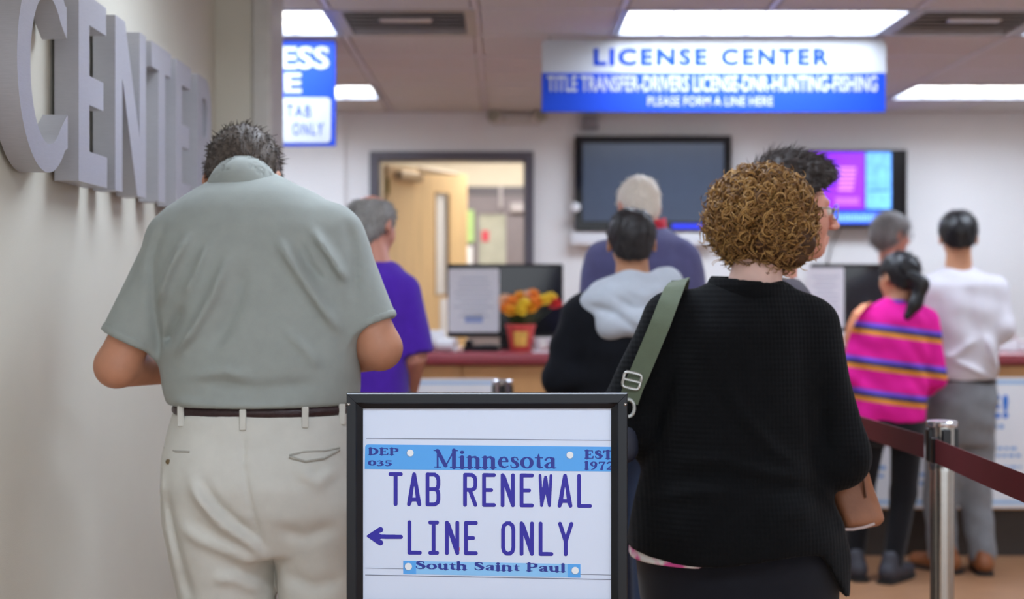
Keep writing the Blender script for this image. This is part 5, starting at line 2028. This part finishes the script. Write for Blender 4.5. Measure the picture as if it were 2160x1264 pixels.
def ribbon(pts, w, th, name, m, par, nrm):
    """flat strap along points; nrm = outward normals"""
    vs, fs = [], []
    n = len(pts)
    for i in range(n):
        t = pts[min(i + 1, n - 1)] - pts[max(i - 1, 0)]
        t /= np.linalg.norm(t)
        nn = nrm[i] - t * (nrm[i] @ t)
        nn /= np.linalg.norm(nn)
        sd = np.cross(t, nn)
        for a, b in ((-1, 0), (1, 0), (1, 1), (-1, 1)):
            vs.append(pts[i] + sd * w / 2 * a + nn * th * b)
    for i in range(n - 1):
        for k in range(4):
            fs.append((4 * i + k, 4 * i + (k + 1) % 4, 4 * i + 4 + (k + 1) % 4, 4 * i + 4 + k))
    fs += [(0, 1, 2, 3), (4 * n - 4, 4 * n - 1, 4 * n - 2, 4 * n - 3)]
    return MB().add([tuple(v) for v in vs], fs).build(name, m, par, smooth=True)


strap_px = [(1436, 592, .12), (1432, 594, .03), (1424, 606, -.055), (1410, 640, -.10), (1394, 682, -.125), (1374, 730, -.135), (1352, 782, -.14), (1336, 818, -.14), (1326, 848, -.14)]
pts = [Wp(*q) for q in strap_px]
nr = [np.array(v, float) for v in ((-.2, .3, 1), (-.2, 0, 1), (-.25, -.7, .7), (-.3, -.9, .3), (-.35, -.95, .15), (-.4, -.9, 0), (-.4, -.9, 0), (-.4, -.9, 0), (-.4, -.9, 0))]
# resample
tt = np.linspace(0, len(pts) - 1, 40)
pa = np.array(pts)
na_ = np.array(nr)
pr = np.stack([np.interp(tt, np.arange(len(pts)), pa[:, k]) for k in range(3)], 1)
nrr = np.stack([np.interp(tt, np.arange(len(pts)), na_[:, k]) for k in range(3)], 1)
st = ribbon(list(pr), .047, .003, 'strap', M_olive, sb, list(nrr))
# strap over the front of the shoulder
fr = [Wp(1436, 592, .12), Wp(1420, 680, .20), Wp(1370, 820, .22), Wp(1335, 940, .12)]
ribbon(fr, .047, .003, 'strap', M_olive, sb, [np.array((-.2, .9, .4))] * 4)


def loop_tube(c, ux, uz, w, hgt, r, name, m, par, n=4):
    P_ = []
    for k in range(25):
        a = 2 * math.pi * k / 24
        ca_, sa_ = math.cos(a), math.sin(a)
        P_.append(c + ux * w / 2 * (abs(ca_) ** .4) * np.sign(ca_) + uz * hgt / 2 * (abs(sa_) ** .4) * np.sign(sa_))
    return MB().tube(P_, r, 8, cap=False).build(name, m, par, smooth=True)


M_nickel = mat('buckle_nickel', (200, 200, 196), 0.28, metal=0.85)
c = Wp(1333, 803, -.15)
d1 = Wp(1352, 806, -.15) - Wp(1314, 797, -.148)
d1 /= np.linalg.norm(d1)
d2 = np.cross(d1, np.array((0, -1.0, 0)))
if d2[2] < 0:
    d2 = -d2
bk = loop_tube(c, d1, d2, .040, .036, .0035, 'buckle', M_nickel, sb)
MB().tube([c - d1 * .019, c + d1 * .019], .003, 8).build('buckle_bar', M_nickel, sb)
hk = []
for k in range(13):
    a = math.radians(110 - 17 * k)
    hk.append(Wp(1326 + 12 * math.cos(a), 861 - 18 * math.sin(a), -.15))
MB().tube(hk, .004, 8).build('snap_hook', mat('hook_grey', (190, 194, 190), 0.35, metal=0.4), sb, smooth=True)
v = Vol((-.20, -.09, -.20), (.10, .09, .14), .007)
v.add(lambda x, y, z: smax(smax(np.abs(x + .07) - .09, np.abs(z - .085) - .05, .04) + 0 * y, np.abs(y) - .05 + .3 * np.maximum(z, 0), .04), (-.17, -.06, -.16), (.04, .06, .12), 0)
p.put('bag_body', v, mat('bag_navy', (28, 32, 48), 0.6, var=0.1), sb)

hb = empty('handbag', tuple(J(1806, 1118, .06) + np.array((p.X, p.Y, 0))), 'tan leather handbag hanging at the right elbow of the cardigan', 'bag')
o0 = np.array(hb.location)
M_tan = mat('bag_tan_leather', (150, 98, 68), 0.5, var=0.12, scale=18, bump=0.2, bscale=200)
# outline in pixels, from the top peak round the slumped bag
outl = [(1826, 975), (1836, 1010), (1848, 1045), (1857, 1078), (1858, 1092), (1846, 1104), (1815, 1112), (1776, 1114), (1768, 1095), (1758, 1060), (1752, 1035), (1775, 1010), (1805, 990)]
op = np.array([Wp(a, b, .06)[[0, 2]] for a, b in outl])


def poly_sd(x, z):
    d = None
    sgn = np.ones_like(x + z)
    n = len(op)
    for i in range(n):
        a, b = op[i], op[(i + 1) % n]
        ex, ez = b - a
        t = np.clip(((x - a[0]) * ex + (z - a[1]) * ez) / (ex * ex + ez * ez), 0, 1)
        dd = (x - a[0] - t * ex) ** 2 + (z - a[1] - t * ez) ** 2
        d = dd if d is None else np.minimum(d, dd)
        c1, c2, c3 = z >= a[1], z < b[1], ex * (z - a[1]) > ez * (x - a[0])
        sgn = np.where((c1 & c2 & c3) | (~c1 & ~c2 & ~c3), -sgn, sgn)
    return sgn * np.sqrt(d)


v = Vol((-.10, -.10, -.03), (.10, .10, .20), .006)
v.add(lambda x, y, z: smax(poly_sd(x, z) + 0 * y, np.abs(y) - (.055 - .22 * np.maximum(z - .02, 0)) + 0 * x, .03), (-.09, -.07, -.01), (.09, .07, .18), 0)
v.shift(wrinkle(.002, 40, 9))
bb_ = p.put('bag_body', v, M_tan, hb)
MB().tube([tuple(Wp(a, b, .008)) for a, b in ((1777, 1117), (1800, 1117), (1822, 1113), (1845, 1105))], .0035, 6).build('bottom_piping', mat('piping_pale', (196, 176, 170), 0.5), hb, smooth=True)
MB().tube([tuple(Wp(a, b, .018)) for a, b in ((1820, 1008), (1823, 1030), (1826, 1050))], .003, 6).build('zipper', mat('zip_dark', (92, 56, 34), 0.5), bb_, smooth=True)
MB().tube([tuple(Wp(a, b, dy)) for a, b, dy in ((1826, 985, .06), (1812, 945, .07), (1780, 925, .09), (1748, 940, .10), (1760, 1040, .08))], .007, 8).build('handle', M_tan, hb, smooth=True)

# ------------------------------------------------------------------ man in purple shirt
def std_legs(p, xl, xr, dy=0.0):
    J = p.J
    fz = lambda z: VY + (ZC - z) * p.S
    out = []
    for x in (xl, xr):
        hp, kn, an = J(x, fz(.88), dy), J(x, fz(.48), dy + .02), J(x, fz(.085), dy)
        out.append((hp, kn, an))
    return out


p = Person('balding grey-haired man in a purple t-shirt beside the open door', 775, 560, .011)
J = p.J
fz = lambda z: VY + (ZC - z) * p.S
TP = Loft(p.rows([(546, 768, 818, .055, .02), (562, 738, 842, .085, .015), (588, 705, 858, .115, .005), (630, 684, 866, .135, 0), (700, 676, 868, .145, 0), (780, 678, 864, .15, 0), (860, 682, 862, .15, 0), (fz(.86), 684, 862, .145, 0)]), 2.3)
aL = (J(702, 615), J(675, 755, -.02), J(715, 830, .2))
aR = (J(848, 618), J(874, 752, -.02), J(862, 842, .14))
lg = std_legs(p, 725, 825)
p.body(SK3, TP, (J(787, 478, .03), rotm(-28, 10, 0), 1.0), J(790, 560, .01), [aL, aR], lg)
p.hair(mat('hair_grey', (150, 147, 143), 0.6, var=0.3, scale=120), t=.010, n=(0, -.7, .71), c=-.018, bald=((0.0, -.02, .13), (.062, .11, .058)), strand=900, slen=.022, sw=.0013, seed=12)
p.top(cloth('tshirt_purple', (84, 40, 176)), TP, [[(aL[0], aL[1], .076, .072, cutplane(aL[0], aL[1], .95))], [(aR[0], aR[1], .074, .074, cutplane(aR[0], aR[1], .98))]], 't_shirt',
      wr=wrinkle(.004, 26, 3, (1, 1, .6)), h=.010,
      fold=folds([(p.xz([(800, 640), (830, 700), (845, 770)]), -.010, .02), (p.xz([(760, 640), (780, 720), (800, 800)]), .008, .02)], .1))
p.trousers(cloth('trousers_dark_grey', (70, 72, 80)), [Loft(p.rows([(fz(.95), 700, 848, .125, 0), (fz(.88), 694, 854, .135, 0), (fz(.8), 694, 854, .13, 0)]))], lg)
p.shoes(M_shoe, [lg[0][2], lg[1][2]], (6, -6))

# ------------------------------------------------------------------ man in dark jacket with grey hood
p = Person('dark-haired man in a black jacket with a pale grey hood', 1318, 600, .011)
J = p.J
fz = lambda z: VY + (ZC - z) * p.S
TH_ = Loft(p.rows([(590, 1290, 1380, .06, .02), (612, 1250, 1412, .09, .015), (645, 1222, 1432, .12, .005), (700, 1206, 1440, .145, 0), (800, 1200, 1442, .155, 0), (900, 1202, 1440, .16, 0), (fz(.82), 1204, 1436, .155, 0)]), 2.3)
aL = (J(1232, 668), J(1188, 800, -.03), J(1240, 870, .2))
aR = (J(1424, 670), J(1460, 800, -.03), J(1410, 870, .2))
lg = std_legs(p, 1270, 1375)
p.body(SK4, TH_, (J(1332, 514, .02), rotm(0, 4, 0), 1.0), J(1335, 605, .01), [aL, aR], lg, neck_r=.058)
p.hair(mat('hair_black_brown', (34, 30, 31), 0.5, var=0.3, scale=120), t=.011, n=(0, -.55, .83), c=-.012, bald=((.01, -.05, .13), (.022, .03, .022)), strand=900, slen=.016, sw=.0013, seed=14)
M_jk = cloth('jacket_black', (14, 16, 22), var=0.12, rough=0.9, sheen=0.03)
p.top(M_jk, TH_, [[(aL[0], aL[1], .084, .072, None), (aL[1], aL[2], .070, .05, cutplane(aL[1], aL[2], .95))], [(aR[0], aR[1], .084, .072, None), (aR[1], aR[2], .07, .05, cutplane(aR[1], aR[2], .95))]], 'jacket', wr=wrinkle(.005, 26, 6), h=.010)
v = Vol(J(1180, 740, -.25) - .02, J(1470, 540, .18) + .02, .008)
q = lambda a, b, c: J(a, b, c)
v.el(q(1316, 640, -.055), (.155, .085, .085), .03)
v.rc(q(1236, 660, .03), q(1290, 690, -.10), .042, .05, .04)
v.rc(q(1290, 690, -.10), q(1345, 682, -.12), .045, .045, .04)
v.rc(q(1345, 682, -.12), q(1410, 610, -.01), .045, .045, .04)
v.rc(q(1270, 618, .0), q(1330, 596, -.05), .045, .04, .04)
v.rc(q(1330, 596, -.05), q(1408, 590, .02), .04, .045, .04)
v.rc(q(1236, 655, .03), q(1285, 630, .12), .04, .04, .03)
v.rc(q(1410, 600, .0), q(1380, 630, .12), .045, .04, .03)
nc = q(1334, 600, .015)
v.cut(lambda x, y, z: -rcone(x, y, z, nc - np.array((0, 0, .02)), nc + np.array((0, 0, .2)), .066, .085), .02)
v.shift(folds([(p.xz([(1230, 640), (1290, 660), (1350, 705)]), -.010, .012), (p.xz([(1280, 620), (1330, 650), (1400, 640)]), -.008, .012), (p.xz([(1300, 600), (1350, 625), (1410, 600)]), .008, .012)], .2))
p.put('hood', v, cloth('hood_pale_grey', (186, 192, 200), var=0.04))
p.trousers(cloth('jeans_blue', (58, 72, 100)), [Loft(p.rows([(fz(.99), 1230, 1415, .14, 0), (fz(.9), 1226, 1420, .15, 0), (fz(.8), 1230, 1415, .14, 0)]))], lg)
p.shoes(M_shoe, [lg[0][2], lg[1][2]], (6, -6))

# ------------------------------------------------------------------ white-haired man in fleece
p = Person('white-haired man in a slate blue fleece in front of the large television', 1352, 540, .012)
J = p.J
fz = lambda z: VY + (ZC - z) * p.S
TF = Loft(p.rows([(474, 1325, 1402, .06, .03), (490, 1296, 1424, .09, .025), (515, 1270, 1442, .12, .01), (555, 1256, 1454, .14, 0), (640, 1246, 1462, .15, 0), (800, 1246, 1460, .155, 0), (fz(.84), 1250, 1456, .15, 0)]), 2.3)
aL = (J(1275, 550), J(1248, 700, -.02), J(1300, 760, .22))
aR = (J(1436, 548), J(1462, 690, -.02), J(1410, 760, .22))
lg = std_legs(p, 1305, 1400)
p.body(SK3, TF, (J(1347, 440, .07), rotm(14, 22, 0), 1.0), J(1365, 490, .03), [aL, aR], lg, neck_r=.06)
p.hair(mat('hair_white', (236, 226, 212), 0.6, var=0.08, scale=120), t=.009, n=(0, -.7, .71), c=-.022, strand=900, slen=.018, sw=.0013, seed=15)
fo_ = p.top(cloth('fleece_slate', (92, 92, 134), var=0.06), TF, [[(aL[0], aL[1], .080, .068, None), (aL[1], aL[2], .066, .05, cutplane(aL[1], aL[2], .95))], [(aR[0], aR[1], .080, .068, None), (aR[1], aR[2], .066, .05, cutplane(aR[1], aR[2], .95))]], 'fleece', wr=wrinkle(.005, 24, 16), h=.010)
na, nb_ = J(1366, 488, .03), J(1366, 468, .05)
v = Vol(na - .13, nb_ + .13, .007)
v.add(lambda x, y, z: smax(smax(rcone(x, y, z, na, nb_, .078, .074), z - nb_[2] + 0 * x + 0 * y - .25 * (x - nb_[0]), .006), -rcone(x, y, z, na, nb_ + np.array((0, .02, .05)), .066, .062), .004), na - .1, nb_ + .1, 0)
p.put('collar_lining', v, cloth('collar_red', (206, 40, 62)), fo_)
p.trousers(cloth('trousers_navy', (40, 44, 62)), [Loft(p.rows([(fz(.99), 1262, 1442, .14, 0), (fz(.9), 1260, 1446, .15, 0), (fz(.8), 1262, 1442, .14, 0)]))], lg)
p.shoes(M_shoe, [lg[0][2], lg[1][2]], (6, -6))


# ------------------------------------------------------------------ glasses
def glasses(p, m, lens=True):
    hc, R, s = p.head
    g = bpy.data.objects.new('glasses', None)
    COL.objects.link(g)
    g.parent = p.root
    T = lambda v: tuple(hc + R @ np.array(v) * s)
    for sg in (-1, 1):
        pts = []
        for k in range(17):
            a = 2 * math.pi * k / 16
            ca_, sa_ = math.cos(a), math.sin(a)
            pts.append(T((sg * .034 + .025 * np.sign(ca_) * abs(ca_) ** .7, .113 - .012 * abs(sg * .034 + .025 * ca_) / .06, .004 + .019 * np.sign(sa_) * abs(sa_) ** .7)))
        MB().tube(pts, .0018 * s, 6, cap=False).build('rim', m, g)
        MB().tube([T((sg * .060, .100, .010)), T((sg * .080, .05, .010)), T((sg * .084, -.005, .012)), T((sg * .082, -.03, -.015))], .0018 * s, 6).build('temple_arm', m, g)
    MB().tube([T((-.010, .114, .010)), T((0, .118, .013)), T((.010, .114, .010))], .0016 * s, 6).build('bridge', m, g)


# ------------------------------------------------------------------ tall man in profile behind the curly hair
p = Person('tall dark-haired man with glasses in profile behind the curly-haired woman', 1630, 755, .009)
J = p.J
fz = lambda z: VY + (ZC - z) * p.S
TT = Loft(p.rows([(588, 1570, 1682, .09, 0), (605, 1540, 1700, .14, 0), (635, 1512, 1716, .19, 0), (690, 1504, 1730, .215, 0), (800, 1504, 1738, .21, 0), (950, 1508, 1738, .195, 0), (fz(.8), 1512, 1732, .19, 0)]), 2.3)
aN = (J(1612, 672, -.18), J(1610, 860, -.18), J(1680, 980, -.14))
aF = (J(1612, 672, .19), J(1610, 860, .21), J(1680, 980, .17))
legs = []
for dy in (-.10, .10):
    legs.append((J(1625, fz(.88), dy), J(1632, fz(.48), dy), J(1622, fz(.085), dy)))
p.h = .008
p.body(SK3, TT, (J(1667, 449, 0), rotm(-80, 2, 0), 1.12), J(1622, 612, 0), [aN, aF], legs, neck_r=.062)
p.h = .010


def quiff(x, y, z, d):
    d = smin(d, ell(x, y, z, (0, .0, .105), (.074, .085, .045)), .03)
    return smin(d, ell(x, y, z, (0, .055, .100), (.064, .045, .03)), .03)


p.hair(mat('hair_dark_brown', (52, 42, 38), 0.5, var=0.4, scale=120), t=.018, n=(0, -.42, .91), c=.028, extra=quiff, strand=2400, slen=.032, sw=.0012, h=.006, comb=(0, .8, -.1), lift=.12, seed=17, noise=.004)
glasses(p, mat('glasses_metal', (170, 168, 150), 0.3, metal=0.6))
M_ch = cloth('jacket_charcoal', (78, 74, 84), var=0.06)
ja = p.top(M_ch, TT, [[(aN[0], aN[1], .08, .068, None), (aN[1], aN[2], .066, .048, cutplane(aN[1], aN[2], .95))], [(aF[0], aF[1], .08, .068, None), (aF[1], aF[2], .066, .048, cutplane(aF[1], aF[2], .95))]], 'jacket', wr=wrinkle(.004, 24, 18), h=.010)
na, nb_ = J(1640, 618, 0), J(1648, 582, 0)
v = Vol(na - .16, nb_ + .16, .007)
v.add(lambda x, y, z: smax(smax(rcone(x, y, z, na, nb_, .082, .074), z - nb_[2] + .5 * (x - nb_[0]) + 0 * y, .006), -rcone(x, y, z, na, nb_ + np.array((0.01, 0, .08)), .066, .064), .004), na - .13, nb_ + .13, 0)
v.rc(J(1672, 606, -.03), J(1694, 660, -.045), .03, .02, .02)
v.rc(J(1672, 606, .03), J(1694, 660, .045), .03, .02, .02)
p.put('shirt_collar', v, cloth('shirt_white', (226, 226, 230), var=0.02), ja)
p.trousers(cloth('trousers_black', (26, 26, 30)), [Loft(p.rows([(fz(.99), 1530, 1720, .17, 0), (fz(.9), 1526, 1724, .18, 0), (fz(.8), 1530, 1718, .17, 0)]))], legs, r=(.09, .075, .06))
p.shoes(M_shoe, [legs[0][2], legs[1][2]], (-90, -90))

# ------------------------------------------------------------------ woman in pink striped sweater
p = Person('woman with black ponytail in a pink sweater with coloured stripes', 1878, 460, .011)
J = p.J
fz = lambda z: VY + (ZC - z) * p.S
TK = Loft(p.rows([(630, 1866, 1926, .05, .02), (646, 1838, 1950, .08, .015), (672, 1816, 1962, .105, .005), (720, 1806, 1962, .12, 0), (800, 1800, 1956, .128, 0), (850, 1798, 1952, .135, -.005), (888, 1803, 1948, .13, -.005)]), 2.3)
aL = (J(1822, 676), J(1800, 790, -.01), J(1848, 842, .18))
aR = (J(1954, 680), J(1972, 795, -.02), J(1928, 842, .17))
lg = [(J(1838, 890), J(1816, 1040, .03), J(1800, fz(.085), .02)), (J(1915, 890), J(1906, 1040, 0), J(1884, fz(.085), -.05))]
p.body(SK4, TK, (J(1896, 587, .02), rotm(22, 4, 0), .98), J(1895, 650, .01), [aL, aR], lg, neck_r=.05, arm_r=(.042, .038, .026))
Mb = mat('hair_black', (20, 19, 22), 0.38, var=0.3, scale=120)
ho = p.hair(Mb, t=.012, n=(0, -.5, .86), c=-.010, strand=500, slen=.03, sw=.0013, seed=19, lift=.05)
v = Vol(J(1880, 690, -.2) - .05, J(1970, 560, .1) + .05, .008)
v.rc(J(1918, 585, -.07), J(1942, 600, -.08), .036, .036, .02)
v.rc(J(1942, 600, -.08), J(1930, 640, -.09), .038, .032, .03)
v.rc(J(1930, 640, -.09), J(1914, 668, -.10), .030, .016, .03)
v.shift(wrinkle(.004, 60, 20, (1, 1, .3)))
p.put('ponytail', v, Mb, ho)
mp_ = mat('sweater_pink_stripes', (224, 30, 150), 0.85, var=0.05, spec=0.2)
nt = mp_.node_tree
tc = nt.nodes.new('ShaderNodeTexCoord')
sep = nt.nodes.new('ShaderNodeSeparateXYZ')
nt.links.new(tc.outputs['Object'], sep.inputs[0])
mx = nt.nodes.new('ShaderNodeMath'); mx.operation = 'MULTIPLY_ADD'
mx.inputs[1].default_value = 0.13
nt.links.new(sep.outputs['X'], mx.inputs[0])
nt.links.new(sep.outputs['Z'], mx.inputs[2])
mr = nt.nodes.new('ShaderNodeMapRange')
za, zb_ = J(0, 890)[2], J(0, 630)[2]
mr.inputs[1].default_value = za
mr.inputs[2].default_value = zb_
nt.links.new(mx.outputs[0], mr.inputs[0])
rp = nt.nodes.new('ShaderNodeValToRGB')
rp.color_ramp.interpolation = 'CONSTANT'
pink, pur, teal, orn = (228, 32, 152), (122, 84, 214), (34, 60, 96), (218, 140, 52)
el_ = rp.color_ramp.elements
el_[0].position = 0
el_[0].color = lin(pink) + (1,)
el_[1].position = 1.0
el_[1].color = lin(pink) + (1,)
u = lambda y: (890 - y) / 260.0
for (yc_, order) in ((838, None), (772, None), (699, None)):
    for (dy0, col) in ((14, orn), (4, teal), (-3, pur), (-13, pink)):
        e = el_.new(u(yc_ + dy0))
        e.color = lin(col) + (1,)
nt.links.new(mr.outputs[0], rp.inputs['Fac'])
nt.links.new(rp.outputs['Color'], nt.nodes['Principled BSDF'].inputs['Base Color'])
sw_ = p.top(mp_, TK, [[(aL[0], aL[1], .060, .052, None), (aL[1], aL[2], .050, .038, cutplane(aL[1], aL[2], .95))], [(aR[0], aR[1], .060, .052, None), (aR[1], aR[2], .050, .038, cutplane(aR[1], aR[2], .95))]], 'sweater', wr=wrinkle(.004, 30, 22), h=.009)
v = Vol(J(1895, 645, .01) - .1, J(1895, 645, .01) + .1, .006)
na, nb_ = J(1896, 645, .01), J(1896, 630, .012)
v.add(lambda x, y, z: smax(smax(rcone(x, y, z, na, nb_, .064, .060), z - nb_[2] + 0 * x + 0 * y, .005), -rcone(x, y, z, na, nb_ + np.array((0, 0, .05)), .052, .05), .004), na - .09, nb_ + .09, 0)
p.put('neckband', v, cloth('neckband_purple', (112, 70, 190)), sw_)
p.trousers(cloth('leggings_black', (18, 18, 22)), [Loft(p.rows([(868, 1808, 1944, .125, 0), (900, 1802, 1948, .135, -.005), (935, 1806, 1946, .125, 0)]))], lg, r=(.078, .060, .046), h=.010)
p.shoes(mat('shoe_charcoal', (52, 52, 60), 0.6), [lg[0][2], lg[1][2]], (10, -40))
sb = empty('shoulder_bag', tuple(J(1800, 800, .25) + np.array((p.X, p.Y, 0))), 'small bag on a peach strap over the shoulder of the pink sweater', 'bag')
o0 = np.array(sb.location)
Wp2 = lambda a, b, c: J(a, b, c) + np.array((p.X, p.Y, 0)) - o0
M_pe = cloth('strap_peach', (238, 160, 120), var=0.04)
pts = [Wp2(1786, 740, .10), Wp2(1784, 720, .02), Wp2(1792, 690, -.05), Wp2(1806, 662, -.065), Wp2(1826, 642, -.03), Wp2(1832, 640, .04), Wp2(1815, 680, .16), Wp2(1800, 765, .25)]
nr = [np.array(v_, float) for v_ in ((-1, 0, 0), (-1, -.5, 0), (-.8, -.8, .3), (-.5, -.8, .6), (-.3, -.2, 1), (-.3, .3, 1), (-.3, 1, .3), (-.3, 1, 0))]
ribbon(pts, .034, .003, 'strap', M_pe, sb, nr)
v = Vol((-.12, -.06, -.12), (.12, .08, .14), .008)
v.add(lambda x, y, z: smax(np.maximum(np.abs(x) - .08, np.abs(z) - .09) + 0 * y, np.abs(y - .01) - .035, .03), (-.09, -.03, -.1), (.09, .06, .1), 0)
p.put('bag_body', v, M_pe, sb)

# ------------------------------------------------------------------ man in white shirt
p = Person('man in a white shirt and grey trousers standing at the counter', 2025, 447, .011)
J = p.J
fz = lambda z: VY + (ZC - z) * p.S
TQ = Loft(p.rows([(562, 1996, 2050, .055, .02), (576, 1974, 2074, .085, .015), (600, 1954, 2098, .11, .005), (650, 1948, 2108, .125, 0), (720, 1956, 2106, .132, 0), (770, 1960, 2102, .135, 0), (792, 1962, 2098, .132, 0), (804, 1964, 2096, .122, 0)]), 2.3)
aL = (J(1962, 615), J(1942, 700, -.03), J(1968, 724, .10))
aR = (J(2096, 612), J(2112, 694, -.04), J(2085, 722, .10))
lg = [(J(1992, 900), J(1985, 1050, .02), J(1988, fz(.085), 0)), (J(2060, 900), J(2058, 1050, .02), J(2072, fz(.085), -.03))]
p.body(SK4, TQ, (J(2021, 502, .02), rotm(-12, 4, 0), 1.02), J(2022, 575, .01), [aL, aR], lg, neck_r=.058)
p.hair(mat('hair_black_neat', (16, 15, 18), 0.4, var=0.3, scale=120), t=.014, n=(0, -.5, .86), c=-.004, strand=600, slen=.025, sw=.0013, seed=23, lift=.08)
ws = p.top(cloth('shirt_bright_white', (212, 209, 215), var=0.015, bump=.1), TQ, [[(aL[0], aL[1], .072, .060, None), (aL[1], aL[2], .058, .04, cutplane(aL[1], aL[2], .95))], [(aR[0], aR[1], .072, .062, None), (aR[1], aR[2], .060, .04, cutplane(aR[1], aR[2], .95))]], 'shirt',
           wr=wrinkle(.004, 26, 24), h=.009,
           fold=folds([(p.xz([(2060, 700), (2075, 750), (2096, 790)]), .024, .018), (p.xz([(1985, 755), (2030, 775), (2070, 795)]), .020, .016), (p.xz([(2040, 710), (2000, 745), (1970, 755)]), .018, .016), (p.xz([(2030, 600), (2030, 660), (2035, 720)]), -.010, .03)], .2))
na, nb_ = J(2022, 574, .015), J(2022, 556, .02)
v = Vol(na - .12, nb_ + .12, .006)
v.add(lambda x, y, z: smax(smax(rcone(x, y, z, na, nb_, .074, .067), z - nb_[2] + 0 * x + 0 * y, .005), -rcone(x, y, z, na, nb_ + np.array((0, 0, .05)), .062, .058), .004), na - .09, nb_ + .09, 0)
p.put('collar', v, MATS['shirt_bright_white'], ws)
tq = p.trousers(cloth('trousers_mid_grey', (126, 128, 132), var=0.06), [Loft(p.rows([(803, 1962, 2098, .124, 0), (845, 1954, 2100, .14, -.005), (890, 1956, 2094, .14, -.005), (935, 1964, 2086, .12, 0)]))], lg, r=(.088, .074, .066), h=.010,
               wr=wrinkle(.005, 24, 25))
BQ = Loft(p.rows([(797, 1961, 2099, .127, 0), (809, 1961, 2099, .127, 0)]), 2.3)
v = Vol(np.array(BQ.lo) - .03, np.array(BQ.hi) + .03, .006)
v.add(lambda x, y, z: np.maximum(BQ.f(x, y, z), -.010 - BQ.f(x, y, z)), BQ.lo, BQ.hi, 0)
p.put('belt', v, mat('belt_black_brown', (40, 34, 32), 0.4))
p.shoes(M_bshoe, [lg[0][2], lg[1][2]], (35, -10))

# ------------------------------------------------------------------ grey-haired person behind the counter
p = Person('grey-haired person with glasses standing behind the counter, face turned right', 1885, 372, .012)
J = p.J
fz = lambda z: VY + (ZC - z) * p.S
TG = Loft(p.rows([(562, 1862, 1908, .055, 0), (575, 1840, 1930, .09, 0), (600, 1822, 1948, .11, 0), (660, 1815, 1955, .13, 0), (760, 1815, 1955, .135, 0), (fz(.84), 1815, 1955, .13, 0)]), 2.3)
aL = (J(1832, 612), J(1815, 705, 0), J(1840, 745, -.05))
aR = (J(1940, 612), J(1956, 705, 0), J(1930, 745, -.05))
lg = std_legs(p, 1855, 1915)
p.body(SK3, TG, (J(1881, 497, 0), rotm(-68, 6, 0), 1.0), J(1880, 575, 0), [aL, aR], lg)
p.hair(mat('hair_silver', (138, 134, 132), 0.55, var=0.35, scale=90), t=.020, n=(0, -.75, .66), c=-.030, strand=800, slen=.04, sw=.0014, seed=27, lift=.05,
       extra=lambda x, y, z, d: smin(d, ell(x, y, z, (0, -.05, -.01), (.086, .07, .075)), .03))
glasses(p, mat('glasses_dark', (60, 40, 40), 0.3))
p.top(cloth('cardigan_charcoal', (66, 62, 72)), TG, [[(aL[0], aL[1], .066, .055, None), (aL[1], aL[2], .054, .04, cutplane(aL[1], aL[2], .95))], [(aR[0], aR[1], .066, .055, None), (aR[1], aR[2], .054, .04, cutplane(aR[1], aR[2], .95))]], 'cardigan', wr=wrinkle(.004, 24, 28), h=.012)
p.trousers(MATS['trousers_black'], [Loft(p.rows([(fz(.99), 1828, 1944, .13, 0), (fz(.9), 1824, 1948, .14, 0), (fz(.8), 1828, 1944, .13, 0)]))], lg, r=(.085, .07, .06), h=.012)
p.shoes(M_shoe, [lg[0][2], lg[1][2]], (6, -6))
